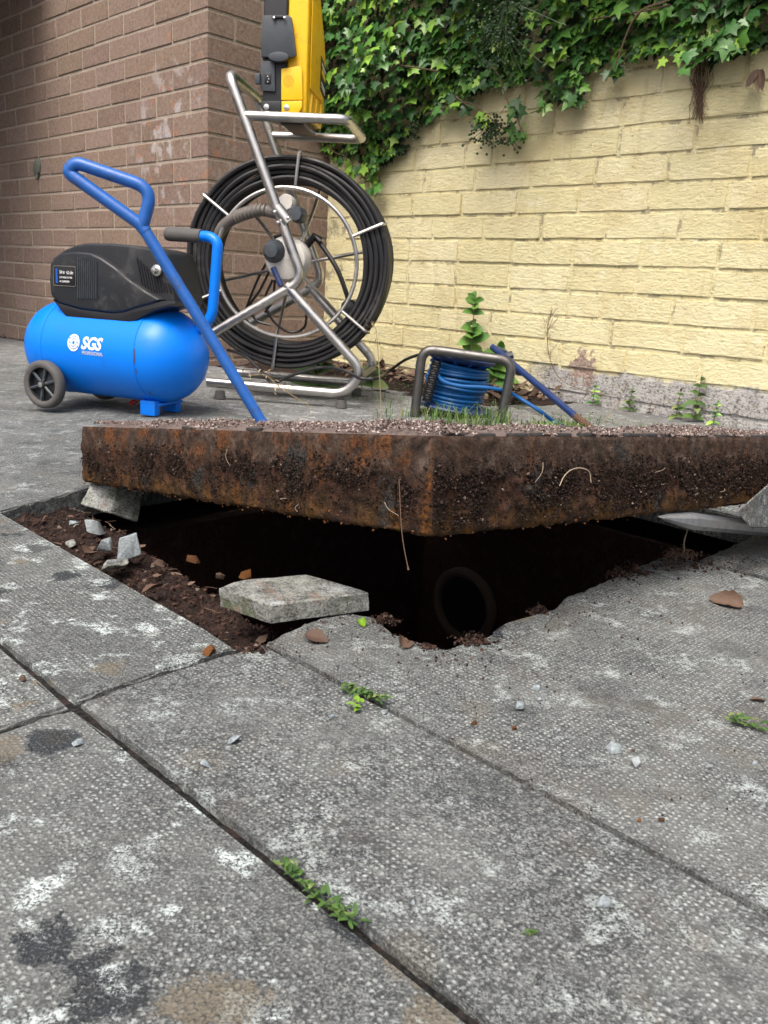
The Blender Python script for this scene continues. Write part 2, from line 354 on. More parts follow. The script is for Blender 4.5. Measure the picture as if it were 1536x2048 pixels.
M = dict(
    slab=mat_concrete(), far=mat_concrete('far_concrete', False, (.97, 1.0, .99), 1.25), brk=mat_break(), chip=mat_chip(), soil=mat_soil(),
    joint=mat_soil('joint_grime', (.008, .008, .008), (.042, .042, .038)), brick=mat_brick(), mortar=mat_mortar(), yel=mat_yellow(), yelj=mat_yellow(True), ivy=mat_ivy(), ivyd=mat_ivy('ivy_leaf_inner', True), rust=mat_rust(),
    steel=mat_plain('stainless_steel', (.60, .585, .55), .34, 1, .35, 40, dirt=26, dcol=(.25, .2, .15)),
    galv=mat_plain('grey_steel', (.17, .168, .16), .45, 1, .4, 70, dirt=40, dcol=(.16, .12, .09)),
    bar=mat_plain('bar_steel', (.42, .43, .44), .5, .8, .4, 90, dirt=60, dcol=(.2, .17, .15)),
    cable=mat_plain('black_cable', (.014, .014, .015), .40, 0, .4, 30, dirt=18, dcol=(.05, .046, .042)),
    black=mat_plain('black_plastic', (.013, .015, .018), .48, 0, .3, 50, dirt=14, dcol=(.06, .057, .055)),
    rubber=mat_plain('grey_rubber', (.085, .082, .078), .75, 0, .4, 90, dirt=40),
    hose=mat_plain('grey_hose', (.15, .135, .12), .5, 0, .3, 60, dirt=30),
    blue=mat_plain('blue_tank_paint', (.0, .185, .80), .34, 0, .08, 20, dirt=7, dcol=(.0, .10, .38), bump=.05, spec=.35),
    kblue=mat_plain('blue_key_paint', (.016, .11, .40), .38, 0, .35, 120, dirt=55, dcol=(.03, .045, .085), bump=.3),
    kdark=mat_plain('dark_blue_paint', (.010, .030, .115), .4, 0, .3, 90, dirt=55, dcol=(.06, .05, .06)),
    rustbar=mat_plain('rusty_tip', (.10, .05, .03), .85, 0, .5, 200, dirt=60, dcol=(.03, .02, .015), bump=.6),
    bcab=mat_plain('blue_cable', (.001, .085, .27), .42, 0, .3, 60, dirt=40, dcol=(.006, .045, .12), spec=.35),
    yell=mat_plain('yellow_plastic', (.86, .52, .006), .38, 0, .12, 30, dirt=24, dcol=(.5, .26, .02), bump=.06),
    grey=mat_plain('dark_grey_plastic', (.045, .055, .065), .45, 0, .3, 60, dirt=24, dcol=(.09, .1, .11)),
    white=mat_plain('off_white_plastic', (.62, .60, .55), .45, 0, .3, 30, dirt=16, dcol=(.25, .22, .18)),
    print=mat_plain('white_print', (.80, .82, .82), .5, 0, .1, 60, bump=0),
    worn=mat_plain('worn_print', (.66, .62, .45), .5, 0, .5, 200, dirt=150, dcol=(.1, .2, .35), bump=0),
    ink=mat_plain('black_label', (.012, .012, .014), .35, 0, .1, 60, bump=0), lblue=mat_plain('blue_label', (.01, .09, .38), .4, 0, .1, 60, bump=0),
    red=mat_plain('red_plastic', (.55, .015, .025), .35, 0, .2, 60), bolt=mat_plain('zinc', (.62, .62, .6), .35, 1, .3, 80),
    leafg=mat_island('weed_leaf', [(0, (.032, .072, .018)), (.5, (.058, .125, .028)), (.85, (.11, .185, .045)), (1, (.2, .23, .08))], .65),
    pleaf=mat_island('plant_leaf', [(0, (.045, .13, .025)), (.6, (.085, .20, .035)), (1, (.15, .29, .055))], .55), grass=mat_island('grass_blade', [(0, (.04, .10, .018)), (.6, (.09, .19, .035)), (1, (.26, .27, .11))], .6),
    straw=mat_island('dry_straw', [(0, (.28, .21, .11)), (1, (.42, .34, .2))], .8),
    stem=mat_island('woody_stem', [(0, (.09, .055, .035)), (1, (.16, .10, .07))], .8),
    dead=mat_island('dead_leaf', [(0, (.055, .036, .026)), (.5, (.11, .068, .046)), (1, (.19, .125, .085))], .7),
    berry=mat_island('ivy_berry', [(0, (.012, .028, .012)), (1, (.045, .085, .03))], .5),
    grit=mat_island('pink_grit', [(0, (.045, .034, .030)), (.35, (.14, .10, .085)), (.75, (.28, .21, .185)), (1, (.52, .46, .42))], .85),
    clay=mat_plain('clay', (.07, .05, .034), .8, var=.4), bits=mat_island('leaf_scraps', [(0, (.035, .02, .015)), (.6, (.10, .06, .042)), (.9, (.19, .13, .095)), (1, (.4, .36, .3))], .85, .2), crust=mat_island('soil_crust', [(0, (.008, .006, .005)), (.6, (.024, .016, .013)), (.97, (.05, .031, .024)), (1, (.2, .17, .14))], .95, .12), iron=mat_plain('dark_iron', (.06, .058, .056), .6, .3, .5, 120, dirt=60, dcol=(.10, .07, .055)),
    crumb=mat_island('soil_crumb', [(0, (.012, .008, .007)), (.6, (.045, .026, .02)), (.93, (.085, .048, .036)), (1, (.2, .16, .13))], .95, .15),
    ochre=mat_island('rust_flake', [(0, (.05, .025, .012)), (1, (.18, .07, .018))], .9, .2),
    petal=mat_plain('blue_petal', (.04, .07, .5), .6, bump=0), bright=mat_plain('fresh_green', (.15, .28, .02), .55, bump=.1),
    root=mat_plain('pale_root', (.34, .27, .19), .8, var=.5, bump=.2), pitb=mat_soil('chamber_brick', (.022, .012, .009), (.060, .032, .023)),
    web=mat_plain('grey_lump', (.10, .115, .095), .9, var=.5, sc=120, bump=.5), yprint=mat_plain('yellow_print', (.75, .55, .02), .5, bump=0),
)

# ------------------------------------------------------------------ ground, chamber, patio
PA0, PA1, PB0, PB1 = -1.12, -.435, .405, 1.27
g = MB()
for a0, a1, b0, b1 in ((-30, 30, -30, PB0), (-30, 30, PB1, 30), (-30, PA0, PB0, PB1), (PA1, 30, PB0, PB1)):
    g.add([ab(a0, b0, -.075), ab(a1, b0, -.075), ab(a1, b1, -.075), ab(a0, b1, -.075)], [[0, 1, 2, 3]])
tag(g.build('ground', M['soil'], smooth=0), kind='structure')
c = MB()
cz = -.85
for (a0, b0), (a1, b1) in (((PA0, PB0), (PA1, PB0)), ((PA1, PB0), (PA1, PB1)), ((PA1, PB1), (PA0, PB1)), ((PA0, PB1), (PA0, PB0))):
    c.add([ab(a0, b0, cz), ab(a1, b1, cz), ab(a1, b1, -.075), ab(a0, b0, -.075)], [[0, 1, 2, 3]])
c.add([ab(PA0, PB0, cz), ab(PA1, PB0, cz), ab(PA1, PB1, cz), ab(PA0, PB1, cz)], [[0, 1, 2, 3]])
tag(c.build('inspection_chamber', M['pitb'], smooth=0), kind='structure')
q = onp(928, 1212, ab(0, PB1 - .012), WE)
arc = [q + WD * cos(2 * pi * k / 40) * .070 + Z * sin(2 * pi * k / 40) * .070 for k in range(40)]
pipe = tag(empty('clay_pipe', q), 'round clay pipe mouth showing faintly down in the dark hole', 'pipe')
MB().tube(arc, .011, 10, closed=True).build('pipe_rim', M['clay'], pipe)
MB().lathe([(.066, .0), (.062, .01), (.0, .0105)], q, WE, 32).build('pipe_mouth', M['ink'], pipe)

pave = tag(empty('pavement'), kind='structure')
def rough_line(p, q, step, amp, seed):
    n = max(2, int((q - p).length / step)); t = (q - p).normalized(); s = V((-t.y, t.x, 0))
    return [p.lerp(q, k / n) + s * (amp * (noise.noise(V((k * .37, seed, 0))) + .5 * noise.noise(V((k * 1.3, seed, 5))))) for k in range(n)]
def slab(pts, lichen, soil, top=0.0, th=.042, mat=None, amp=.0012, step=.012, fine=None, label=None, smoothz=False):
    P = [ab(*p, 0) if not isinstance(p, V) else p for p in pts]; poly = []
    for i in range(len(P)):
        a_, b_ = P[i], P[(i + 1) % len(P)]
        am = (fine or {}).get(i, amp)
        st = .006 if i in (fine or {}) else step
        if (b_ - a_).length > 1.2: st = .05
        poly += rough_line(a_, b_, st, am, i * 7 + lichen * 3 + P[0].x * 9)
    bm = bmesh.new(); tv = [bm.verts.new((p.x, p.y, top + (gz(p) if smoothz else 0))) for p in poly]
    f = bm.faces.new(tv); f.normal_update()
    if f.normal.z < 0: f.normal_flip()
    ex = bmesh.ops.extrude_face_region(bm, geom=[f]); nv = [e for e in ex['geom'] if isinstance(e, bmesh.types.BMVert)]
    bmesh.ops.translate(bm, verts=nv, vec=(0, 0, -th)) if False else None
    top_f = [e for e in ex['geom'] if isinstance(e, bmesh.types.BMFace)][0]
    for v in tv: v.co.z -= th
    es = [e for e in top_f.edges]
    bmesh.ops.bevel(bm, geom=es, offset=.0025, segments=2, affect='EDGES')
    bmesh.ops.recalc_face_normals(bm, faces=bm.faces)
    me = bpy.data.meshes.new('slab'); bm.to_mesh(me); bm.free()
    me.shade_smooth(); me.set_sharp_from_angle(angle=radians(50)); me.materials.append(mat or M['slab'])
    o = bpy.data.objects.new('slab', me); COL.objects.link(o); o.parent = pave
    o['lichen'] = float(lichen); o['soil'] = float(soil)
    if label: o['label'] = label
    return o
slab([(-3.2, .236), (-.5515, .246), (-.5545, .392), (-3.2, .390)], 1.0, .2, label='slab left of the hole, mottled with white and tan lichen')
slab([(-3.2, -.5), (-.548, -.5), (-.547, .2385), (-3.2, .2295)], .9, .2, -.001)
slab([(-.5405, -.5), (.9, -.5), (.9, .2635), (-.5395, .2385)], 1.0, .2, label='nearest slab, blotched with white, black and tan lichen')
slab([(-.5445, .247), (.9, .2725), (1.4, .281), (1.4, .4165), (-.5455, .4145)], .32, .5, .001)
EDG = [(530, 1288), (560, 1268), (600, 1252), (640, 1236), (690, 1226), (745, 1232), (775, 1255), (800, 1272), (835, 1282), (860, 1292), (890, 1298), (915, 1290), (945, 1283), (985, 1266), (1045, 1240), (1078, 1232), (1110, 1216), (1128, 1194), (1170, 1180), (1228, 1152), (1262, 1140), (1300, 1122), (1345, 1108)]
ep = [onz(u, v) for u, v in EDG]
pts = [ab(-.542, .4215), ab(1.4, .4245), ab(1.4, .996), ab(-.415, .990)] + ep[::-1]
slab(pts, .3, 1.0, fine={i: .004 for i in range(3, 3 + len(ep))}, label='slab with the broken jagged edge along the hole')
slab([(-.418, 1.000), (1.4, 1.004), (1.4, 1.62), (-.425, 1.60)], .3, .8, .001)
slab([(-3.0, .398), (-1.090, .396), (-1.150, .56), (-1.165, 1.15), (-3.0, 1.15)], .45, .4, -.001, smoothz=True)
slab([(-4.8, 1.156), (-1.165, 1.156), (-1.165, 1.62), (-1.455, 1.62), (-1.455, 1.9), (-4.8, 1.9)], .2, .3, -.002, mat=M['far'], smoothz=True)
slab([(-4.8, -.5), (-3.006, -.5), (-3.006, 1.15), (-4.8, 1.15)], .2, .3, -.002, mat=M['far'], smoothz=True)
slab([(-1.158, 1.275), (-.432, 1.275), (-.432, 1.62), (-1.158, 1.62)], .3, .3, -.001)
slab([(-1.449, 1.626), (1.4, 1.626), (1.4, 1.93), (-1.449, 1.93)], .25, .5, .0005, mat=M['far'])
slab([(-1.449, 1.936), (1.4, 1.936), (1.4, 2.232), (-1.43, 2.232)], .2, .9, .0, mat=M['far'])
jf = MB()
def strip(a0, a1, b0, b1, z):
    n = max(2, int(max(a1 - a0, b1 - b0) / .006)); vs = []
    for k in range(n + 1):
        t = k / n
        for s_ in (0, .33, .67, 1):
            a_, b_ = (a0 + (a1 - a0) * t, b0 + (b1 - b0) * s_) if a1 - a0 > b1 - b0 else (a0 + (a1 - a0) * s_, b0 + (b1 - b0) * t)
            vs.append(ab(a_, b_, z + .0022 * nz((a_, b_, 1), 60) + .0016 * nz((a_, b_, 2), 200)))
    jf.add(vs, [[k * 4 + i, k * 4 + i + 1, (k + 1) * 4 + i + 1, (k + 1) * 4 + i] for k in range(n) for i in range(3)])
strip(-3.2, 1.4, .226, .290, -.0055); strip(-.548, 1.4, .408, .428, -.0055); strip(-.558, -.536, -.5, .225, -.004); strip(-.558, -.541, .291, .40, -.0042)
strip(-.41, 1.4, .985, 1.01, -.006); strip(-.43, 1.4, 1.6, 1.63, -.006); strip(-3.2, -1.09, .386, .402, -.007); strip(-4.8, -1.166, 1.145, 1.16, -.03); strip(-.6, 1.4, 1.92, 1.945, -.006)
jf.build('joint_filling', M['joint'], pave, smooth=60)['kind'] = 'stuff'
# beds: soil ledge inside the hole, soil strip along the walls
def sheet(name, quad, nx, ny, amp, mat, sc=60, zoff=None):
    s = MB(); vs = []
    for j in range(ny + 1):
        for i in range(nx + 1):
            u, v = i / nx, j / ny
            p = (quad[0] * (1 - u) + quad[1] * u) * (1 - v) + (quad[3] * (1 - u) + quad[2] * u) * v
            h = amp * (nz(p, sc * .3) + .6 * nz(p, sc) + .4 * nz(p, sc * 3))
            vs.append(p + Z * (h + (zoff(u, v) if zoff else 0)))
    s.add(vs, [[j * (nx + 1) + i, j * (nx + 1) + i + 1, (j + 1) * (nx + 1) + i + 1, (j + 1) * (nx + 1) + i] for j in range(ny) for i in range(nx)])
    return s.build(name, mat, smooth=60)
def ledge_z(u, v): return -.05 * smooth(.62, 1, v) ** 1.5 * 3 - .02 * smooth(.6, 1, u) + .006 * sin(u * 9)
LQ = [ab(-1.16, .380, -.026), ab(-.53, .380, -.032), ab(-.53, .535, -.032), ab(-1.16, .575, -.022)]
tag(sheet('soil_ledge', LQ, 110, 36, .010, M['soil'], 60, ledge_z), kind='structure')
tag(sheet('soil_ground', [ab(-2.58, 1.72, -.002), ab(-1.40, 1.87, -.002), ab(-1.38, 2.25, .002), ab(-2.58, 2.25, .014)], 90, 30, .010, M['soil'], 30), kind='structure')

# ------------------------------------------------------------------ walls
def brick_mesh(name, x0, x1, dy, z1, mat, jit, bev, seed, sub=False):
    bm = bmesh.new(); r = random.Random(seed)
    nx = max(2, int((x1 - x0) / .036)) if sub else 1; nzv = 3 if sub else 1
    grid = {}
    def vert(i, j, y): return bm.verts.new((x0 + (x1 - x0) * i / nx, y, z1 * j / nzv))
    F = [[vert(i, j, 0) for i in range(nx + 1)] for j in range(nzv + 1)]
    B = {(0, 0): vert(0, 0, -dy), (1, 0): vert(nx, 0, -dy), (1, 1): vert(nx, nzv, -dy), (0, 1): vert(0, nzv, -dy)}
    for j in range(nzv):
        for i in range(nx): bm.faces.new((F[j][i], F[j][i + 1], F[j + 1][i + 1], F[j + 1][i]))
    bm.faces.new([B[0, 0]] + [F[0][i] for i in range(nx + 1)][::1] + [B[1, 0]])
    bm.faces.new([B[1, 1]] + F[nzv][::-1] + [B[0, 1]])
    bm.faces.new([B[0, 1]] + [F[j][0] for j in range(nzv, -1, -1)] + [B[0, 0]])
    bm.faces.new([B[1, 0]] + [F[j][nx] for j in range(nzv + 1)] + [B[1, 1]])
    bm.faces.new((B[0, 0], B[1, 0], B[1, 1], B[0, 1]))
    bmesh.ops.recalc_face_normals(bm, faces=bm.faces)
    es = [e for e in bm.edges if e.calc_face_angle(0) > radians(45) and any(abs(v.co.y) < 1e-6 for v in e.verts)]
    bmesh.ops.bevel(bm, geom=es, offset=bev, segments=2 if sub else 1, affect='EDGES')
    for v in bm.verts:
        if v.co.y > -dy * .6: v.co += V((r.uniform(-jit, jit), r.uniform(-jit, jit) * .6, r.uniform(-jit, jit)))
    me = bpy.data.meshes.new(name); bm.to_mesh(me); bm.free()
    me.shade_smooth(); me.set_sharp_from_angle(angle=radians(20)); me.materials.append(mat)
    return me
BZ0, CH = 1.4487, .075                                  # level of course line 0, course height
wall = tag(empty('brick_wall', BC), 'brown brick house wall with a corner, raked joints and white bloom stains', 'brick wall')
ROTL = fr(-WD, WN, Z); ROTR = fr(WN, WD, Z)
st = [brick_mesh('brick', .005, .220, .09, .065, M['brick'], .0012, .0018, k) for k in range(7)]
hd = [brick_mesh('brick', .005, .1075, .09, .065, M['brick'], .0012, .0018, 20 + k) for k in range(5)]
def corner_mesh(l1, l2, k):
    b = MB().box((l1 / 2, -l2 / 2, .0325), (l1, l2, .065)); me = b.mesh('brick', M['brick'], 20, bevel=.002, bseg=1); return me
cs = corner_mesh(.215, .1025, 1); ch = corner_mesh(.1025, .215, 2)
for k in range(-1, 21):
    zb = BZ0 - CH * k + .005
    odd = k % 2
    inst('brick', cs if odd else ch, BC + Z * zb, ROTL, 1, wall)
    x = .220 if odd else .1075
    if x > .2: x = .2175
    while x < 2.42:
        zj = R.uniform(-.0012, .0012)
        inst('brick', R.choice(st), BC - WD * x + Z * (zb + zj) + WN * R.uniform(-.0015, .001), ROTL, 1, wall); x += .225
    x = .1075 if odd else .2175
    while x < .50:
        # local x of the return frame runs towards the viewer, so place the far end
        if x + .225 <= .56: inst('brick', R.choice(st), BC + WE * (x + .225) + Z * zb + WD * R.uniform(-.001, .001), ROTR, 1, wall); x += .225
        else: inst('brick', R.choice(hd), BC + WE * (x + .1125) + Z * zb, ROTR, 1, wall); x += .1125
mo = MB()
def wbox(mb, o, rot, x0, x1, y0, y1, z0, z1): mb.box(o + rot @ V(((x0 + x1) / 2, (y0 + y1) / 2, (z0 + z1) / 2)), (x1 - x0, y1 - y0, z1 - z0), rot)
wbox(mo, BC, ROTL, .004, 2.48, -.12, -.0034, -.2, 1.53)
wbox(mo, BC, ROTL, .004, .12, -.545, -.1205, -.2, 1.53)
mo.build('mortar', M['mortar'], wall, smooth=0)

yw = tag(empty('painted_wall', YP), 'pale yellow painted brick wall with peeling paint and a bare grey bottom course', 'painted wall')
yst = [brick_mesh('brick', .0045, .2205, .09, .067, M['yel'], .0011, .0026, 40 + k, True) for k in range(8)]
yhd = [brick_mesh('brick', .0045, .108, .09, .067, M['yel'], .0011, .0026, 60 + k, True) for k in range(4)]
YZ0 = .551
for k in range(-9, 9):
    zb = YZ0 - CH * k + .004
    s1 = .642 + (0 if k % 2 == 0 else .1125) + R.uniform(-.012, .012)
    x = s1 - .225 * 7
    if k in (-1, 5): x += .05
    while x < 1.5:
        ln = .225
        if R.random() < .10: ln = .1125
        s0 = x
        if s0 > -.74:
            o = YP + WD * (s0 + ln) + Z * (zb + R.uniform(-.0012, .0012)) + WN * R.uniform(-.002, .002)
            inst('brick', R.choice(yst if ln > .2 else yhd), o, ROTL, 1, yw)
        x += ln
ym = MB(); wbox(ym, YP, ROTL, -1.75, .80, -.14, -.0044, -.2, 2.05)
ym.build('mortar', M['yelj'], yw, smooth=0)

rf = MB()  # unseen roof slab, added to shade the left part of the brown wall
rf.add([ab(a, b_, z) for z in (1.62, 1.78) for a, b_ in ((-7.5, -.6), (-3.7, -.6), (-3.7, 1.66), (-7.5, 1.66))], [[0, 1, 2, 3], [7, 6, 5, 4], [0, 4, 5, 1], [1, 5, 6, 2], [2, 6, 7, 3], [3, 7, 4, 0]])
tag(rf.build('added_shade_roof', M['far'], smooth=0), kind='structure')

# grey lump stuck on the brown wall
q = onp(75, 335, BC, WN)
wl = MB()
bm = bmesh.new(); bmesh.ops.create_icosphere(bm, subdivisions=2, radius=1)
wl.add([q + ROTL @ V((v.co.x * .036 * (1 + .4 * nz(v.co, 2)) - .006 * v.co.z, v.co.y * .016, v.co.z * .040 * (1 + .5 * nz(v.co, 3)))) for v in bm.verts], [[v.index for v in f.verts] for f in bm.faces]); bm.free()
lump = tag(empty('wall_bracket', q), 'small grey-green bracket lump stuck on the brown brick wall', 'bracket')
wl.build('bracket_body', M['web'], lump)
MB().tube([q + Z * -.02 - WD * -.004, q - Z * .05 + WD * .006 + WN * .01], [.009, .006], 8).build('hook', M['web'], lump)

# ------------------------------------------------------------------ the lifted manhole cover
T0 = dep(865, 872, .66)
eL = V((-.65282, .74283, -.14841)).normalized(); eR = V((.75629, .65026, -.07202)); eR = (eR - eL * eR.dot(eL)).normalized()
eZ = eR.cross(eL).normalized()
LH, LL, LR = .081, .743, .735
lid = empty('manhole_cover'); lm = fr(eR, eL, eZ).to_4x4(); lm.translation = T0; lid.matrix_world = lm
tag(lid, 'heavy rusted square manhole cover tilted up over the open hole, topped with pink grit', 'manhole cover')
def lidp(x, y, z=0): return T0 + eR * x + eL * y + eZ * z
per = []
def rect_per(w, l, step, r=.005):
    P = fil([(0, 0, 0), (w, 0, 0), (w, l, 0), (0, l, 0)], r, 3, closed=True); out = []
    for i in range(len(P)):
        a_, b_ = P[i], P[(i + 1) % len(P)]; n = max(1, int((b_ - a_).length / step))
        out += [a_.lerp(b_, k / n) for k in range(n)]
    return out
per = rect_per(LR, LL, .0036); NP = len(per); cen = V((LR / 2, LL / 2, 0))
def outw(p):
    d = V((0, 0, 0))
    dx = min(p.x, LR - p.x); dy = min(p.y, LL - p.y)
    if dx < .006: d.x = -1 if p.x < LR / 2 else 1
    if dy < .006: d.y = -1 if p.y < LL / 2 else 1
    return d.normalized()
lb = MB(); NZ = 26; vs = []
for j in range(NZ + 1):
    t = j / NZ; z = -LH * t
    for p in per:
        n = outw(p); q = V((p.x, p.y, z))
        crust = smooth(.25, .4, t) * smooth(1.02, .8, t)
        dsp = .0009 * nz(q, 30) + .0011 * nz(q, 90) + .0012 * nz(q, 210) + crust * (1.0 if p.y < .02 else .7) * (.0035 * max(0, nz(q, 22) + .25) + .0034 * nz(q, 120) + .0024 * nz(q, 250)) + .003 * smooth(.08, .0, t) * 0
        zz = z
        if j == NZ: zz += .0012 * nz(q, 30) + .0016 * nz(q, 110) + .0016 * nz(q, 240); 
        if j == NZ: dsp -= .003
        if j == 0: dsp -= .0015
        vs.append(V((p.x, p.y, zz)) + n * dsp)
o_ = len(vs)
lb.add(vs, [[j * NP + i, j * NP + (i + 1) % NP, (j + 1) * NP + (i + 1) % NP, (j + 1) * NP + i] for j in range(NZ) for i in range(NP)])
# rim and underside
rim = [V((p.x, p.y, 0)) + (-outw(p)) * .018 + Z * -.0012 for p in per]; b0 = len(lb.v); lb.v += rim
lb.f += [[i, b0 + i, b0 + (i + 1) % NP, (i + 1) % NP] for i in range(NP)]
und = [V((p.x, p.y, -LH * .97)) + (-outw(p)) * .012 for p in per]; b1 = len(lb.v); lb.v += und; e0 = NZ * NP
lb.f += [[e0 + (i + 1) % NP, b1 + (i + 1) % NP, b1 + i, e0 + i] for i in range(NP)]
und2 = [q + Z * .05 for q in und]; b2 = len(lb.v); lb.v += und2
lb.f += [[b1 + (i + 1) % NP, b2 + (i + 1) % NP, b2 + i, b1 + i] for i in range(NP)] + [[b2 + i for i in range(NP)]]
lb.build('rusted_tray', M['rust'], lid, smooth=60, local=True)
# concrete infill with grit
NX, NY = 70, 80; vs = []
for j in range(NY + 1):
    for i in range(NX + 1):
        x = .013 + (LR - .026) * i / NX; y = .013 + (LL - .026) * j / NY
        e = min(x - .013, LR - .013 - x, y - .013, LL - .013 - y)
        q = V((x, y, 0)); h = smooth(0, .016, e) * (.0085 + .004 * nz(q, 14) + .003 * nz(q, 45) + .0015 * nz(q, 130)) - .002
        vs.append(V((x, y, h)))
MB().add(vs, [[j * (NX + 1) + i, j * (NX + 1) + i + 1, (j + 1) * (NX + 1) + i + 1, (j + 1) * (NX + 1) + i] for j in range(NY) for i in range(NX)]).build('concrete_infill', mat_plain('grit_concrete', (.15, .115, .10), .9, 0, .6, 300, dirt=60, bump=.8), lid, local=True)
def clod(mb, c, r, rot=None, fl=1.0, rg=R):
    rot = rot or rrot(rg)
    vs = [V((1, 0, 0)), V((-1, 0, 0)), V((0, 1, 0)), V((0, -1, 0)), V((0, 0, 1)), V((0, 0, -1))]
    vs = [V(c) + (rot @ (v * r * rg.uniform(.6, 1.25))) * 1.0 for v in vs]
    if fl != 1: vs = [V((v.x, v.y, c[2] + (v.z - c[2]) * fl)) for v in vs]
    mb.add(vs, [[0, 2, 4], [2, 1, 4], [1, 3, 4], [3, 0, 4], [2, 0, 5], [1, 2, 5], [3, 1, 5], [0, 3, 5]])
gr = MB(); rg = random.Random(3)
for k in range(13000):
    d = rg.random() ** 2.1 * .13 + .006
    if rg.random() < .52: x, y = d, rg.uniform(.012, LL - .012)
    else: x, y = rg.uniform(.012, LR - .012), d
    q = V((x, y, 0)); dens = nz(q, 14)
    if dens < -.15 and rg.random() < .8 and not (y > .6): continue
    if d < .014 and dens < .12: continue
    h = (.0055 + .0075 * max(0, dens + .45) * rg.random()) * smooth(.0, .024, d) + .0006
    clod(gr, (x, y, h), rg.choice((.0006, .0008, .001, .0013, .0018)), rg=rg)
tag(gr.build('grit', M['grit'], lid, smooth=0, local=True), kind='stuff')
stud = MB().box((0, 0, .0015), (.009, .022, .004)).mesh('stud', M['iron'], 30, bevel=.0015)
for k in range(19):
    if k not in (7, 11): continue
    o = bpy.data.objects.new('stud', stud); COL.objects.link(o); o.parent = lid
    o.location = (.015, .03 + k * .037, .0002)
for k in range(18):
    o = bpy.data.objects.new('stud', stud); COL.objects.link(o); o.parent = lid
    o.location = (.04 + k * .037 + R.uniform(-.006, .006), .0155 + R.uniform(-.002, .002), R.uniform(-.0012, .0004)); o.rotation_euler = (0, 0, pi / 2)
so = MB()
for k in range(30000):
    left = rg.random() < .5
    t = rg.betavariate(2.4, 2.2); z = -LH * (.18 + .8 * t)
    s = rg.uniform(.0, LL if left else LR)
    q = V((0, s, z)) if left else V((s, 0, z))
    dn = nz(q, 18) + .5 * nz(q, 50) + (.35 if not left else .0)
    if dn < .10 and rg.random() < .88: continue
    n = V((-1, 0, 0)) if left else V((0, -1, 0))
    clod(so, q + n * rg.uniform(.0003, .0040), rg.choice((.0004, .0006, .0008, .0011, .0016)), rg=rg)
tag(so.build('soil_crust', M['crust'], lid, smooth=0, local=True), kind='stuff')
rt_ = MB()
for k in range(9):
    left = rg.random() < .35; s0 = rg.uniform(.03, LL if left else LR - .05); z = -LH * rg.uniform(.2, .95)
    q = V((-.004, s0, z)) if left else V((s0, -.004, z)); t = rg.uniform(0, 6.28); L = rg.uniform(.006, .022)
    e1 = V((0, 1, 0)) if left else V((1, 0, 0)); dd = e1 * cos(t) + Z * sin(t); n = V((-1, 0, 0)) if left else V((0, -1, 0))
    rt_.tube(spline([q, q + dd * L * .5 + n * .003 + e1 * rg.gauss(0, .002), q + dd * L + n * .001], 4),   .00028, 4)
tag(rt_.build('rootlets', M['root'], lid, local=True), kind='stuff')
fl = MB()
for k in range(260):
    left = rg.random() < .5; s = rg.uniform(0, LL if left else LR); z = -LH - rg.uniform(-.012, .003)
    q = V((0, s, z)) if left else V((s, 0, z)); n = V((-1, 0, 0)) if left else V((0, -1, 0))
    clod(fl, q + n * rg.uniform(-.004, .001), rg.uniform(.0006, .0018), rg=rg)
tag(fl.build('rust_flakes', M['ochre'], lid, smooth=0, local=True), kind='stuff')

# ------------------------------------------------------------------ stones and props round the hole
def hull(name, pts, mat, sub=0, amp=.0, bev=.0015, org=None, parent=None, sc=60):
    bm = bmesh.new(); [bm.verts.new(p) for p in pts]
    r = bmesh.ops.convex_hull(bm, input=bm.verts)
    bmesh.ops.delete(bm, geom=[e for e in r['geom_interior'] if isinstance(e, bmesh.types.BMVert)], context='VERTS')
    bmesh.ops.dissolve_limit(bm, angle_limit=radians(6), verts=bm.verts, edges=bm.edges)
    if bev: bmesh.ops.bevel(bm, geom=[e for e in bm.edges], offset=bev, segments=1, affect='EDGES')
    if sub:
        bmesh.ops.triangulate(bm, faces=bm.faces)
        bmesh.ops.subdivide_edges(bm, edges=bm.edges, cuts=sub, use_grid_fill=True)
        bm.normal_update()
        for v in bm.verts: v.co += v.normal * amp * (nz(v.co, sc) + .5 * nz(v.co, sc * 3))
    org = V(org) if org is not None else sum((V(p) for p in pts), V()) / len(pts)
    for v in bm.verts: v.co -= org
    bmesh.ops.recalc_face_normals(bm, faces=bm.faces)
    me = bpy.data.meshes.new(name); bm.to_mesh(me); bm.free(); me.shade_smooth(); me.set_sharp_from_angle(angle=radians(28)); me.materials.append(mat)
    o = bpy.data.objects.new(name, me); COL.objects.link(o); o.location = org
    return o
# slab fragment across the ledge
bz, tz = .0012, .0205
top = [onz(*q, tz) for q in ((436, 1176), (481, 1160), (612, 1148), (739, 1185), (541, 1211))]
mid_ = sum(top, V()) / 5
bot = [V((p.x, p.y, bz)) + (mid_ - p).normalized() * e_ for p, e_ in zip(top, (.002, .0, .0, -.001, .0015))]
bot = [V((p.x, p.y, bz)) for p in bot]
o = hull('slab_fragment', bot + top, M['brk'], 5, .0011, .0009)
tag(o, 'flat mossy grey slab fragment bridging the front of the hole', 'slab fragment')
# block under the left end of the cover
f0, f1 = onz(159, 1009, -.02), onz(219, 1026, -.026); t0, t1 = onz(181, 966, .008), onz(234, 973, .008)
dv = WE * .042 + WD * .004; bk = WE * .05
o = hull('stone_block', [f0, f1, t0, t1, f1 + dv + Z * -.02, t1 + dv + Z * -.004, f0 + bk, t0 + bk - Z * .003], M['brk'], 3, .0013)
tag(o, 'pale stone block wedged under the left end of the manhole cover', 'stone block')
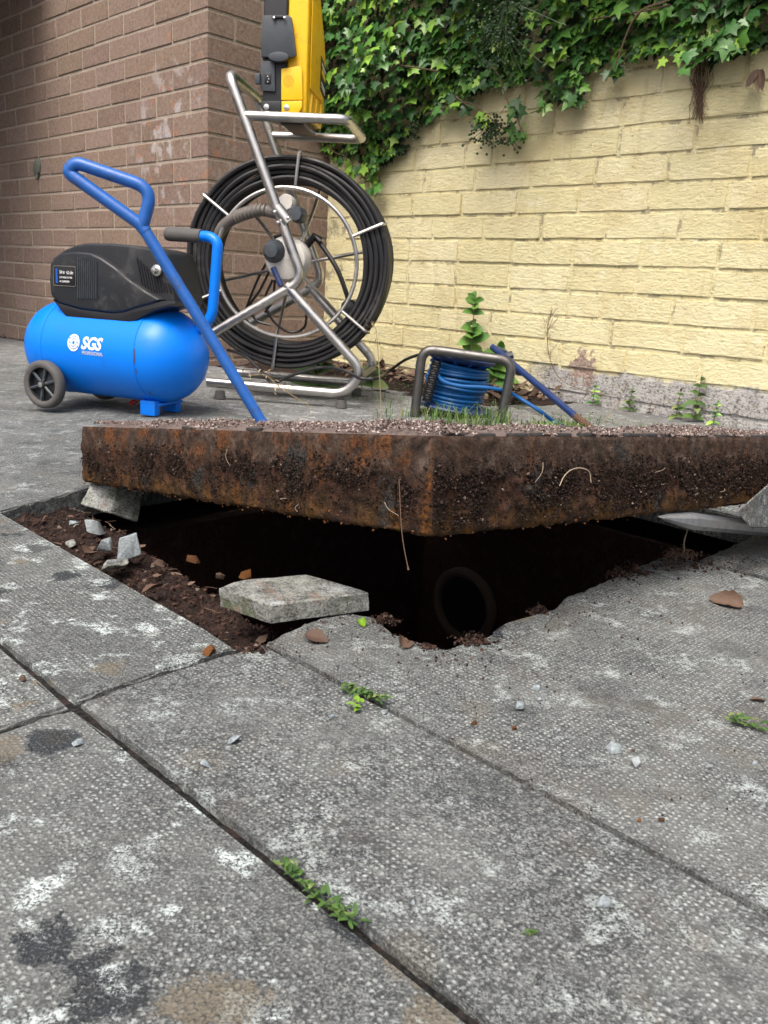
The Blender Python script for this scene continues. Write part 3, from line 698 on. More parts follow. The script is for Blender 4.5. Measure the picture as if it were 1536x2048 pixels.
# block propping the right side
hb = []
for off, px_ in ((-.034, ((1472, 1024), (1545, 962), (1640, 905), (1660, 1060), (1500, 1056))), (-.008, ((1480, 1018), (1552, 958), (1645, 902), (1665, 1050), (1510, 1050)))):
    hb += [onp(u, v, lidp(0, off), eL) for u, v in px_]
o = hull('prop_block', hb, M['slab'], 3, .0012); o['lichen'] = .3; o['soil'] = .5; tag(o, 'grey slab offcut tilted against the right side of the manhole cover', 'slab offcut')
# pry bar
lt = onp(1332, 1026, lidp(0, 0), eL)
p0 = onp(1325, 1027, lidp(0, -.004), eL); dirb = (onz(1536, 1052, .02) - p0).normalized()
side = dirb.cross(Z).normalized(); upb = side.cross(dirb).normalized()
pb = MB(); secs = [(0, .004, .0008, 0), (.03, .010, .005, 0), (.075, .0115, .0095, 0), (.45, .0115, .0095, 0)]
vs = []
for d, w, h, _ in secs:
    c0 = p0 + dirb * d - upb * .004
    ring = [(-w, -h * .45), (-w * .55, -h), (w * .55, -h), (w, -h * .45), (w, h * .45), (w * .55, h), (-w * .55, h), (-w, h * .45)]
    vs += [c0 + side * x + upb * y for x, y in ring]
fs = [[i * 8 + k, i * 8 + (k + 1) % 8, (i + 1) * 8 + (k + 1) % 8, (i + 1) * 8 + k] for i in range(3) for k in range(8)] + [list(range(8))[::-1], [24 + k for k in range(8)]]
tag(pb.add(vs, fs).build('pry_bar', M['bar'], org=p0, smooth=30), 'grey steel pry bar wedged under the right side of the cover', 'pry bar')
# lifted flake on the broken edge
fk = [onz(*q, .003) for q in ((985, 1264), (1012, 1246), (1060, 1234), (1104, 1220), (1110, 1226), (1080, 1246), (1030, 1264))] + [onz(*q, .0005) for q in ((985, 1274), (1030, 1278), (1088, 1256))]
fko = hull('concrete_flake', fk, M['slab'], 3, .0007, .0004); fko['lichen'] = 1.0; fko['soil'] = 0.0
tag(fko, 'thin pale concrete flake lifting from the broken slab edge', 'concrete flake')

def stone(u, v, w, hgt, z0, label, cat='stone', mat=None, name='stone_chip', group=None, seed=0, flat=None):
    r = random.Random(seed or int(u * 7 + v)); p = onz(u, v, z0); d = (p - CAM).dot(fw); rad = w / 2 * d / FPX; hh = hgt * d / FPX
    n = 16; pts = []
    for k in range(n):
        t = r.uniform(0, 6.28); s = r.uniform(.55, 1.05); zz = r.random()
        pts.append(p + V((cos(t) * rad * s * (1 - .35 * zz), sin(t) * rad * s * .85 * (1 - .35 * zz), zz * hh)))
    o = hull(name, pts, mat or M['chip'], 0, 0, rad * .03, p)
    return tag(o, label, cat, group)
LZ = -.020
CH_G = 'broken stone chips on the soil ledge'
stone(187, 1072, 56, 40, LZ, 'angular grey stone chip farthest back on the soil ledge', group=CH_G)
stone(210, 1106, 40, 34, LZ, 'small grey chip leaning beside the large white wedge of stone', group=CH_G)
stone(258, 1124, 62, 66, LZ, 'large whitish wedge-shaped stone chip on the soil ledge', group=CH_G, seed=5)
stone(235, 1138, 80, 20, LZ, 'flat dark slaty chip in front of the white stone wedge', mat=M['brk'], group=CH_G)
stone(147, 1054, 30, 14, LZ, 'little pale splinter of stone at the far left of the soil ledge', group=CH_G)
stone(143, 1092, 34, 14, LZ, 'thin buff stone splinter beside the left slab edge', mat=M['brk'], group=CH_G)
stone(318, 1133, 34, 16, LZ, 'reddish brick lump on the soil ledge near the dark edge', mat=M['dead'], cat='brick lump', name='brick_lump')
stone(385, 1128, 34, 24, LZ - .01, 'orange rusty lump on the dark lip of the hole', mat=M['ochre'], cat='rust lump', name='rust_lump', group='rusty lumps on the lip')
stone(492, 1158, 36, 20, LZ - .01, 'orange rusty lump behind the mossy slab fragment', mat=M['ochre'], cat='rust lump', name='rust_lump', group='rusty lumps on the lip')
stone(440, 1160, 30, 16, LZ - .01, 'brown crumbly lump on the lip just left of the slab fragment', mat=M['dead'], cat='rust lump', name='rust_lump', group='rusty lumps on the lip')
stone(421, 1307, 40, 18, 0, 'orange brown splinter lying on the slab joint by the hole corner', mat=M['ochre'], cat='splinter', name='rust_splinter')
G2 = 'pale stone chips lying on the paving'
for u, v, w, h, lab in [
    (470, 1488, 40, 20, 'pale chip, largest of the cluster left of the middle joint'),
    (457, 1500, 18, 12, 'small pale chip touching the larger one left of the middle joint'),
    (410, 1536, 30, 18, 'pale chip nearest the viewer in the cluster left of the middle joint'),
    (388, 1527, 12, 8, 'tiny pale chip just left of the nearest chip of that cluster'),
    (374, 1504, 14, 8, 'tiny pale chip by itself left of the stone cluster'),
    (156, 1490, 28, 15, 'pale chip alone on the lichen-mottled left slab'),
    (665, 1438, 18, 12, 'small round chip below the weed in the joint'),
    (767, 1430, 20, 17, 'bluish chip sitting on the joint beside the weed'),
    (1040, 1421, 26, 20, 'rounded pale chip on the right slab near the hole'),
    (1073, 1378, 22, 10, 'flat white chip closest to the hole on the right slab'),
    (1078, 1402, 12, 8, 'tiny white chip between the two pale chips near the hole'),
    (1227, 1503, 40, 22, 'large bluish grey chip on the right slab'),
    (1271, 1532, 32, 20, 'pale angular chip beside the large bluish grey one'),
    (1208, 1815, 44, 24, 'triangular pale chip alone on the middle slab'),
    (1417, 1536, 24, 8, 'flat whitish chip on the right slab far from the hole'),
    (1510, 1531, 15, 12, 'small bluish chip at the right edge of the picture'),
    (840, 1521, 14, 8, 'tiny greyish chip just below the long middle joint'),
    (826, 1808, 16, 9, 'tiny pale chip with a white scratch beside it')]:
    stone(u, v, w, h, 0, lab, group=G2)
for u, v, w, h, lab in [(1028, 1460, 16, 10, 'small orange brick crumb on the right slab'), (1278, 1644, 14, 8, 'orange brick crumb beyond the long joint'), (1322, 1642, 18, 8, 'brown brick crumb to the right of the orange one'),
                        (947, 1448, 16, 8, 'dark red crumb left of the orange one on the right slab'), (46, 1360, 20, 10, 'reddish crumb by the far left joint'), (1266, 1503, 12, 6, 'brown crumb above the pale angular chip')]:
    stone(u, v, w, h, 0, lab, 'brick crumb', M['ochre'] if 'orange' in lab else M['dead'], 'brick_crumb', 'brick crumbs on the paving')
G3 = 'dark soil clods on the broken edge'
for u, v, w, h, lab in [(1080, 1228, 36, 22, 'dark soil clod on the broken edge above the pale flake'), (948, 1284, 60, 18, 'wide dark soil clod at the front corner of the hole'), (1236, 1152, 44, 18, 'soil clod on the broken edge left of the root tuft'),
                        (1270, 1146, 40, 16, 'brown soil clod next to the root tuft'), (772, 1243, 40, 16, 'dark soil clod by the bright green leaf'), (510, 1302, 40, 14, 'dark soil clod at the start of the middle joint'), (855, 1295, 20, 8, 'little soil clod right of the curled leaf')]:
    p = onz(u, v, 0); d = (p - CAM).dot(fw) / FPX; b = MB(); rr = random.Random(u)
    for k in range(170): 
        a = rr.gauss(0, .33) * w * d; y = rr.gauss(0, .25) * w * d
        clod(b, p + V((a, y, max(.0005, rr.random() * h * d * max(0, 1 - (abs(a) / (w * d * .6)))))), rr.choice((.0006, .0009, .0014, .0022)), rg=rr)
    tag(b.build('soil_clod', M['crumb'], org=p, smooth=0), lab, 'soil clod', G3)
# loose crumbs
cr = MB(); rg = random.Random(11)
for k in range(2600):
    u, v = rg.random(), rg.random()
    p = (LQ[0] * (1 - u) + LQ[1] * u) * (1 - v) + (LQ[3] * (1 - u) + LQ[2] * u) * v
    z = ledge_z(u, v) + .010 * (nz(p, 18) + .6 * nz(p, 60) + .4 * nz(p, 180))
    clod(cr, p + Z * (z + .0006), rg.choice((.0008, .0012, .0016, .0024, .0036)), rg=rg)
tag(cr.build('soil_crumbs', M['crumb'], smooth=0), kind='stuff')
cr = MB()
for k in range(190):
    u, v = rg.random(), rg.random() * .8; p = (LQ[0] * (1 - u) + LQ[1] * u) * (1 - v) + (LQ[3] * (1 - u) + LQ[2] * u) * v + Z * (ledge_z(u, v) + .006)
    t = rg.uniform(0, 6.28); d = V((cos(t), sin(t), rg.uniform(-.2, .5))); L = rg.uniform(.004, .016)
    if k % 3: cr.tube(spline([p, p + d * L * .5 + Z * .001 * rg.random(), p + d * L + V((rg.gauss(0, .002), 0, 0))], 3), rg.choice((.0003, .0004, .0007)), 4)
    else:
        s_ = d.cross(Z).normalized() * L * rg.uniform(.15, .4); cr.add([p - s_, p + d * L * .5 - s_ * 1.2 + Z * .001, p + d * L, p + d * L * .4 + s_ * 1.1, p + s_ * .5], [[0, 1, 2, 3, 4]])
tag(cr.build('twigs_and_leaf_scraps', M['bits'], smooth=0), kind='stuff')
cr = MB()
for k in range(560):
    i = rg.randrange(len(ep) - 1); p = ep[i].lerp(ep[i + 1], rg.random())
    p = p + WD * abs(rg.gauss(0, .05)) - WE * abs(rg.gauss(0, .012)) * (1 if i > 8 else 2.4)
    a, b = toab(p)
    if a < -.5 and b < .42: continue
    clod(cr, V((p.x, p.y, .0008)), rg.choice((.0003, .0004, .0005, .0008, .0014)), rg=rg)
for k in range(300):
    p = onz(rg.uniform(480, 1536), rg.uniform(1300, 1640), .0006); clod(cr, p, rg.choice((.0003, .0004, .0004, .0006, .0010)), rg=rg)
for k in range(500):
    p = onz(rg.gauss(1380, 75), rg.gauss(1128, 10), .001); clod(cr, p, rg.choice((.0005, .0007, .0010, .0018)), rg=rg)
tag(cr.build('soil_scatter', M['crumb'], smooth=0), kind='stuff')

# ------------------------------------------------------------------ leaves, roots, weeds near the hole
def dead_leaf(u, v, w, label, mat, seed, curl=.5, name='dead_leaf', z0=.0015, cat='dead leaf', group='fallen leaves on the paving', tilt=.3, az=None):
    r = random.Random(seed); p = onz(u, v, z0); d = (p - CAM).dot(fw) / FPX; L = w * d; b = MB(); N, Mw = 15, 8; vs = []
    rot = Matrix.Rotation(r.uniform(0, 6.28) if az is None else az, 3, 'Z') @ Matrix.Rotation(tilt, 3, 'X') @ Matrix.Rotation(r.uniform(-.25, .25), 3, 'Y')
    ph = r.uniform(0, 9)
    for j in range(Mw + 1):
        for i in range(N):
            t = i / (N - 1); y = j / Mw * 2 - 1
            wd = .36 * sin(pi * min(.97, t ** .8 * .95 + .03)) ** .8 * (1 + .22 * abs(sin(t * 12 + ph)) * abs(y))
            a = y * wd * curl * 5
            yy = sin(a) / (curl * 5) if curl > .02 else y * wd; zz = (1 - cos(a)) / (curl * 5) if curl > .02 else 0
            zz += .05 * abs(y) + .10 * sin(t * 3.1 + ph) * (t - .4) + .03 * nz((t * 5, y * 4, seed), 1)
            vs.append(p + rot @ V(((t - .5) * L, yy * L, zz * L)))
    lowz_ = min(q.z for q in vs); vs = [q - Z * (lowz_ - z0 + .0008) for q in vs]
    b.add(vs, [[j * N + i, j * N + i + 1, (j + 1) * N + i + 1, (j + 1) * N + i] for j in range(Mw) for i in range(N - 1)])
    b.tube([vs[(Mw // 2) * N], vs[(Mw // 2) * N] + rot @ V((-.28 * L, .03 * L, .02 * L))], L * .012, 5)
    return tag(b.build(name, mat, org=p, smooth=80), label, cat, group)
dead_leaf(633, 1280, 48, 'crumpled brown leaf on the slab between the joint and the fragment', M['dead'], 2, .25)
dead_leaf(806, 1286, 52, 'curled tan leaf on the lip at the front corner of the hole', M['dead'], 3, .6, tilt=.5)
dead_leaf(1452, 1206, 64, 'large curled brown leaf on the right slab', M['dead'], 9, .62, tilt=-.55, az=2.6)
dead_leaf(305, 1180, 46, 'reddish leaf on the soil ledge inside the hole', M['dead'], 5, .3, z0=LZ + .004)
dead_leaf(725, 1247, 30, 'bright lime green curled leaf on the broken slab corner', M['bright'], 6, .7, 'green_leaf', cat='green leaf')
dead_leaf(180, 1108, 44, 'brown leaf under the stone chips on the soil ledge', M['dead'], 8, .3, z0=LZ + .004)
dead_leaf(1515, 1400, 30, 'reddish leaf scrap at the right edge of the paving', M['dead'], 12, .3)
q = lidp(0, .0)
pl = [onp(798, 958, lidp(-.004, 0), eR), onp(800, 1000, lidp(-.006, 0), eR), onp(803, 1055, lidp(-.008, 0), eR), onp(808, 1095, lidp(-.008, 0), eR), onp(817, 1140, lidp(-.008, 0), eR)]
tag(MB().tube(spline(pl, 5), [.00038] * 20 + [.0009], 6).build('hanging_root', M['stem'], org=pl[0]), 'thin straw root hanging from the front corner of the cover', 'root')
pl = [onp(u, v, lidp(0, -.008), eL) for u, v in ((1119, 972), (1128, 953), (1142, 940), (1160, 936), (1178, 943), (1182, 965))]
tag(MB().tube(spline(pl, 5), .00055, 6).build('curled_root', M['root'], org=pl[0]), 'white curled root stuck in the soil on the right side of the cover', 'root')
def leafblade(mb, p, d, up, L, w, bend=.3, n=4):
    d = d.normalized(); s = d.cross(up).normalized(); u = s.cross(d).normalized(); vs = []
    for i in range(n + 1):
        t = i / n; c = p + d * L * t - Z * bend * L * t * t; ww = w * sin(pi * min(1, .12 + t * .88)) ** .8
        vs += [c - s * ww + u * ww * .3, c, c + s * ww + u * ww * .3]
    mb.add(vs, [[i * 3 + k, i * 3 + k + 1, (i + 1) * 3 + k + 1, (i + 1) * 3 + k] for i in range(n) for k in range(2)])
def weed(name, label, path, nl, L, w, r=.0007, mat='leafg', group=None, seed=0, red=False, cat='weed', spread=1.0):
    rr = random.Random(seed or len(label)); P = spline(path, 6); e = tag(empty(name, path[0]), label, cat, group)
    MB().tube(P, r, 5).build('stem', M['stem'] if red else M['grass'], e)
    lv = MB()
    for k in range(nl):
        c = P[int((k + .5) / nl * (len(P) - 1))] + V((rr.gauss(0, L * .35), rr.gauss(0, L * .35), rr.uniform(0, L * .5))); t = rr.uniform(0, 6.28)
        leafblade(lv, c, V((cos(t) * spread, sin(t) * spread, rr.uniform(.1, .9))), Z, L * rr.uniform(.6, 1.2), w * rr.uniform(.7, 1.2), rr.uniform(.1, .5))
    lv.build('leaves', M[mat], e, smooth=60)['kind'] = 'stuff'
    return e
JG = 'weeds growing in the slab joints'
weed('joint_weed', 'leafy green weed creeping along the near joint at the bottom', [onz(565, 1732, .006), onz(590, 1755, .003), onz(640, 1800, .001), (onz(680, 1828, .001)), onz(715, 1850, .003)], 90, .0066, .0012, .0006, group=JG, seed=4, spread=.9)
weed('joint_weed', 'small bright weed in the long joint below the hole', [onz(690, 1378, .004), onz(720, 1388, .004), onz(745, 1396, .003), onz(765, 1408, .004)], 70, .0075, .0016, .0006, group=JG, seed=5)
weed('joint_weed', 'yellowing sprig beside the weed below the hole', [onz(708, 1418, .002), onz(720, 1412, .006)], 10, .008, .002, .0005, 'bright', JG, 6)
weed('joint_weed', 'straggly weed lying on the right slab near the picture edge', [onz(1460, 1440, .002), onz(1490, 1447, .003), onz(1530, 1462, .003)], 22, .009, .002, .0006, group=JG, seed=7)
weed('moss_tuft', 'tiny olive moss tuft on the middle slab', [onz(1055, 1868, .001), onz(1072, 1866, .002)], 16, .003, .0009, .0003, group=None, seed=8, cat='moss')
# root tuft at the right of the hole
q = onz(1362, 1112, .006); e = tag(empty('root_tuft', q), 'brown uprooted root tuft with a thin red-green shoot at the hole edge', 'root tuft')
b = MB(); rr = random.Random(2)
for k in range(60):
    d = V((rr.gauss(0, 1), rr.gauss(0, .7), rr.uniform(-.1, .7))).normalized(); l = rr.uniform(.005, .015); c0 = q + V((rr.uniform(-.014, .014), rr.uniform(-.006, .006), 0))
    b.tube(spline([c0, c0 + d * l * .5 + Z * .003, c0 + d * l + Z * -.004], 3), .0007, 4)
for k in range(90): clod(b, q + V((rr.gauss(0, .010), rr.gauss(0, .005), rr.random() * .010)), rr.choice((.0008, .0013, .002)), rg=rr)
b.build('roots', M['stem'], e)['kind'] = 'stuff'
sp_ = [q + V((.004, 0, .004)), onp(1368, 1085, q, V((0, 1, 0))), onp(1374, 1062, q, V((0, 1, 0))), onp(1378, 1045, q, V((0, 1, 0)))]
MB().tube(spline(sp_, 4), .0009, 5).build('shoot', M['root'], e)
b = MB()
for k in range(12):
    c0 = spline(sp_, 4)[2 + k % 10]; leafblade(b, c0, V((rr.gauss(0, 1), rr.gauss(0, 1), .4)), Z, .006, .0016)
b.build('leaves', M['leafg'], e)['kind'] = 'stuff'

# ------------------------------------------------------------------ camera reel with steel frame
FU, FWD = V((.995, -.1, 0)), V((.1, .995, 0)); FQ = V((-.29, 2.19, 0))
def fp(u, v, off=0.0): return onp(u, v, FQ + FWD * off, FWD)
DEPTH = .27
reel = tag(empty('cable_reel', FQ), 'steel framed inspection camera reel wound with thick black cable', 'cable reel')
RT_ = .0125
post = fil([fp(425, 668), fp(604, 566), fp(608, 512), fp(458, 152)], .05, 8)
brace = fil([fp(572, 570), fp(726, 742), fp(690, 788), fp(415, 764)], .035, 7)
shelf = [fp(488, 231), fp(680, 238), fp(700, 246)]
fp_front = MB(); 
loop = fil([fp(430, 664), fp(606, 560), fp(457, 146), fp(457, 146) + FWD * DEPTH, fp(606, 560) + FWD * DEPTH, fp(430, 664) + FWD * DEPTH], .036, 8)
MB().tube(loop, RT_, 12).build('frame_post', M['steel'], reel)
for off in (0, DEPTH):
    MB().tube([p + FWD * off for p in brace], RT_, 12).build('frame_brace', M['steel'], reel)
    for u, v in ((440, 782), (683, 800)):
        p = fp(u, v) + FWD * off; MB().lathe([(.016, -p.z), (.012, -p.z + .02), (.011, .0)], p, Z, 12).build('foot', M['rubber'], reel)
x1 = fp(700, 243)
sh = fil([fp(488, 231), fp(697, 240), fp(716, 283) + FWD * .0, fp(716, 283) + FWD * DEPTH * .9, fp(697, 240) + FWD * DEPTH, fp(488, 231) + FWD * DEPTH], .03, 6)
sh = fil([fp(488, 231), fp(690, 239) + FWD * .0, fp(690, 239) + FU * .045 + FWD * DEPTH * .5 - Z * .0, fp(690, 239) + FWD * DEPTH, fp(488, 231) + FWD * DEPTH], .05, 6)
sh = fil([fp(488, 231), fp(695, 239), fp(695, 239) + FWD * DEPTH, fp(488, 231) + FWD * DEPTH], .03, 6)
MB().tube(sh, .0115, 12).build('shelf_rail', M['steel'], reel)
MB().tube([fp(726, 742) + Z * -.02 - FU * .01, fp(726, 742) + Z * -.02 - FU * .01 + FWD * DEPTH], .013, 10).build('cross_tube', M['galv'], reel)
WC0 = FQ + FWD * .135 - FU * .008 + Z * .353                # wheel centre
RO = .267
cab = MB()
def ring(mb, r, w, rad, n=72, m=8, ph=0):
    pts = [WC0 + FWD * w + (FU * cos(2 * pi * k / n) + Z * sin(2 * pi * k / n)) * (r + .0018 * sin(3 * 2 * pi * k / n + ph) + .001 * sin(7 * 2 * pi * k / n + ph * 2)) + FWD * .0025 * sin(2 * pi * k / n * 2 + ph * 3) for k in range(n)]
    mb.tube(pts, rad, m, closed=True)
cr_ = .0070
for i in range(5):
    for j in range(10):
        if i in (0, 4) or j in (0, 9): ring(cab, RO - .006 - i * .0125, -.062 + j * .0126 + .003 * (i % 2), cr_, ph=i * 1.3 + j * .7)
cab.build('coiled_cable', M['cable'], reel)
n_ = 72; wf = -.072; wr = .066
MB().tube([WC0 + FWD * wf + (FU * cos(2 * pi * k / n_) + Z * sin(2 * pi * k / n_)) * .186 for k in range(n_)], .0052, 8, closed=True).build('wheel_ring', M['steel'], reel)
for k in range(6):
    a = radians(84 - 60 * k); d = FU * cos(a) + Z * sin(a); c = WC0 + FWD * wf
    MB().tube(fil([c + d * .186, c + d * (RO + .007) - FWD * .004, c + d * (RO + .008) + FWD * .022], .012, 5), .0046, 8).build('spoke', M['steel'], reel)
    a = radians(74 - 60 * k); d = FU * cos(a) + Z * sin(a)
    MB().tube(fil([WC0 + d * .035 + FWD * .02, WC0 + d * .16 + FWD * wr, WC0 + d * (RO + .004) + FWD * wr], .03, 5), .0046, 8).build('rear_spoke', M['steel'], reel)
hc = fp(572, 518, .03)
b = MB(); b.lathe([(.0, -.014), (.034, -.013), (.050, -.006), (.057, .010), (.057, .05), (.040, .08), (.030, .16)], hc, FWD, 28)
hub = b.build('hub', M['white'], reel)
b = MB(); kc = fp(545, 502, .0); b.lathe([(.0, -.02), (.016, -.019), (.021, -.01), (.022, .0), (.030, .02)], kc, FWD, 18); b.build('knob', M['grey'], hub, org=wloc(hub) + wloc(reel) if False else None)
MB().tube([fp(546, 535, .005), fp(562, 572, .0)], .0075, 8).build('lever', M['kdark'], hub)
b = MB(); b.tube([fp(553, 415, -.0), fp(577, 446, .0)], .0165, 12); b.build('clamp', M['steel'], reel)
b = MB(); b.lathe([(.0, -.01), (.018, -.01), (.021, 0), (.021, .03)], fp(572, 405, .05), FWD, 18); b.build('clamp_roller', M['white'], reel)
b = MB(); b.lathe([(.0, -.016), (.017, -.015), (.021, -.006), (.021, .05)], fp(592, 428, .03), FWD, 8); b.build('clamp_knob', M['grey'], reel)
for u, v in ((549, 424), (576, 436), (556, 445)):
    MB().lathe([(.0, -.004), (.004, -.003), (.004, .002)], fp(u, v, -.015), FWD, 8).build('bolt', M['bolt'], reel)
# ribbed grey hose that guides the cable
hp = spline([fp(556, 427, .03), fp(520, 420, .03), fp(480, 431, .05), fp(452, 448, .07), fp(430, 478, .09), fp(418, 510, .11), fp(416, 540, .12)], 22)
rad = [.0150 + (.0016 if (14 < i < 50 and i % 4 < 2) else (-.0024 if 14 < i < 50 else 0)) for i in range(len(hp))]
MB().tube(hp, rad, 14).build('guide_hose', M['hose'], reel)
MB().tube([fp(560, 470, .06), fp(566, 500, .06)], .017, 12).build('strap', M['ink'], reel)
def wire(name, pts, r, mat, parent, n=8, seg=6): return MB().tube(spline(pts, seg), r, n).build(name, M[mat], parent)
wire('lead', [fp(630, 474, .13), fp(650, 500, .12), fp(675, 540, .11), fp(692, 585, .11), fp(697, 605, .12)], .0062, 'cable', reel)
MB().tube([fp(607, 500, .12), fp(630, 472, .12), fp(642, 482, .12)], .010, 10).build('lead_plug', M['ink'], reel)
b = MB(); b.lathe([(.0, -.012), (.016, -.01), (.022, 0), (.02, .03)], fp(698, 615, .12), FWD, 18); b.build('cable_end_cap', M['cable'], reel)
for i, pts in enumerate(([(535, 522), (515, 560), (495, 610), (486, 640)], [(540, 540), (520, 580), (500, 612), (512, 640), (540, 650)], [(545, 560), (530, 600), (545, 640), (578, 664), (608, 655), (614, 620)], [(550, 560), (545, 600), (530, 625)])):
    wire('loose_wire', [fp(u, v, .19) for u, v in pts], .0036, 'ink', reel)
# lead trailing on the ground to the extension reel
lead = [fp(455, 700, .1), fp(490, 712, .05), fp(520, 740, .03), fp(545, 765, .03), fp(580, 752, .03), fp(640, 735, .02), fp(690, 742, -.02), fp(722, 757, -.02), fp(755, 756, .0), onp(775, 745, V((.02, 2.4, 0)), V((0, 1, 0))), onp(810, 720, V((.02, 2.35, 0)), V((0, 1, 0))), onp(848, 706, V((.02, 2.3, 0)), V((0, 1, 0)))]
tag(MB().tube(spline(lead, 6), .0042, 8).build('power_lead', M['cable'], org=V(lead[0])), 'black power lead sagging from the camera reel to the blue cable reel', 'cable')

# yellow control unit on the shelf
def bx(u, w, z): return FQ + FU * u + FWD * w + Z * z
unit = tag(empty('control_unit', bx(-.012, .13, .71)), 'yellow and black camera control unit standing on the steel shelf of the reel', 'control unit')
z0 = .706
prof = [(.025, z0), (.225, z0 - .002), (.252, z0 + .04), (.256, .875), (.235, .915), (.175, .985), (.10, 1.08), (.025, 1.08)]
def vprof(us, prof): return [bx(us, w, z) for w, z in prof]
MB().prism(vprof(-.008, prof), FU * .05).build('yellow_shell', M['yell'], unit, bevel=.007, bseg=3)
panel = [(.05, z0 + .06), (.22, z0 + .06), (.235, .86), (.215, .895), (.14, .96), (.05, .96)]
MB().prism(vprof(.0425, panel), FU * .004).build('side_panel', M['yell'], unit, bevel=.003)
lab = [(.165, .79), (.235, .775), (.235, .85), (.165, .868)]
lb_ = MB().prism(vprof(.0466, lab), FU * .0012).build('label', M['ink'], unit)
for k, (zz, mm_, hh) in enumerate(((.848, 'print', .006), (.828, 'yprint', .014), (.806, 'print', .004), (.798, 'print', .003))):
    MB().prism([bx(.048, .175, zz), bx(.048, .222, zz - .012), bx(.048, .222, zz - .012 + hh), bx(.048, .175, zz + hh)], FU * .0006).build('label_line', M[mm_], lb_)
for k in range(3):
    w = .06 + k * .06; MB().prism([bx(.040, w, z0 + .006), bx(.040, w + .02, z0 + .006), bx(.040, w + .035, z0 + .05), bx(.040, w + .012, z0 + .055)], FU * .007).build('rib', M['yell'], unit, bevel=.002)
bprof = [(.02, z0), (.225, z0), (.24, .86), (.19, .93), (.10, 1.08), (.02, 1.08)]
MB().prism(vprof(-.066, bprof), FU * .0575).build('black_shell', M['black'], unit, bevel=.006, bseg=3)
MB().prism([bx(-.066, .03, .80), bx(-.066, .18, .80), bx(-.078, .16, .85), bx(-.078, .05, .85), bx(-.072, .05, .92), bx(-.066, .03, .94)], FU * .012).build('screen_hood', M['black'], unit, bevel=.003)
def fx(u, v, off=.018): return fp(u, v, off)
def fplate(pts, mat, name, par, th=.006, off=.018, bev=.002):
    return MB().prism([fx(u, v, off) for u, v in pts], FWD * -th).build(name, M[mat], par, bevel=bev)
flap = fplate([(527, 33), (580, 33), (585, 38), (594, 112), (588, 116), (524, 116)], 'grey', 'battery_flap', unit, .010)
fplate([(546, 34), (570, 34), (570, 40), (546, 40)], 'black', 'hinge', flap, .015)
for u in (548, 569): MB().lathe([(.0, -.003), (.003, -.002), (.003, .002)], fx(u, 36, .002), FWD, 8).build('hinge_screw', M['bolt'], flap)
el = [(560 + 20 * cos(t), 117 + 9.5 * sin(t)) for t in [2 * pi * k / 24 for k in range(24)]]
fplate(el, 'grey', 'flap_latch', flap, .018, .018, .001)
sk = fplate([(522, 122), (550, 122), (550, 145), (551, 184), (521, 182)], 'grey', 'socket_plate', unit, .004)
fplate([(530, 147), (543, 147), (543, 168), (530, 168)], 'ink', 'power_socket', sk, .0065)
for u, v in ((536, 153), (538, 158), (536, 164)): MB().lathe([(.0, -.003), (.0016, -.003), (.0016, .001)], fx(u, v, .0115), FWD, 8).build('socket_pin', M['bolt'], sk)
fplate([(512, 150), (522, 148), (522, 170), (512, 170)], 'grey', 'socket_cover', unit, .012)
fplate([(563, 138), (604, 132), (606, 200), (563, 201)], 'yell', 'speaker_panel', unit, .004, .019)
spk = MB()
for rr_, nn in ((0, 1), (.004, 7), (.008, 13), (.012, 20)):
    for k in range(nn):
        t = 2 * pi * k / nn; c0 = fx(577, 162, .0147) + FU * cos(t) * rr_ + Z * sin(t) * rr_; spk.lathe([(.0, -.0006), (.0008, -.0005), (.0008, .0003)], c0, FWD, 5)
spk.build('speaker_holes', M['ink'], unit)
fplate([(564, 203), (605, 202), (605, 215), (598, 227), (564, 227)], 'yell', 'front_lug', unit, .006)
fplate([(523, 203), (563, 203), (563, 227), (530, 226), (523, 215)], 'black', 'front_lug', unit, .006)
for u, v in ((533, 214), (573, 215)): MB().lathe([(.0, -.003), (.0068, -.002), (.0068, .002)], fx(u, v, .011), FWD, 12).build('screw', M['bolt'], unit)
MB().prism([bx(-.03, .06, z0 - .02), bx(.03, .06, z0 - .02), bx(.03, .06, z0 + .002), bx(-.03, .06, z0 + .002)], FWD * .15).build('rubber_base', M['ink'], unit, bevel=.003)

# ------------------------------------------------------------------ blue air compressor
AX = V((cos(radians(-21)), sin(radians(-21)), 0)); AB = V((-AX.y, AX.x, 0))      # along the tank, away from the viewer
SR = onz(327, 711, .132); TR, TL = .106, .262
comp = tag(empty('air_compressor', V((SR.x - AX.x * .14, SR.y - AX.y * .14, 0))), 'bright blue air compressor with a black motor cover and two wheels', 'air compressor')
cap_ = [(TR * cos(t), .100 * sin(t)) for t in [pi / 2 * k / 9 for k in range(10)]]
prof = [(r_, -TL - h_) for r_, h_ in cap_[::-1]] + [(TR + .0012, -TL), (TR + .0012, -TL + .008), (TR, -TL + .009), (TR, -.009), (TR + .0012, -.008), (TR + .0012, 0)] + [(r_, h_) for r_, h_ in cap_]
tank = MB().lathe(prof, SR, AX, 72, x=Z).build('tank', M['blue'], comp, smooth=50)
MB().lathe([(.0, .004), (.004, .004), (.0045, .008), (.009, .008), (.009, -.006)], SR + AX * .090 + AB * .012 - Z * .012, AX, 16).build('drain_boss', M['blue'], tank)
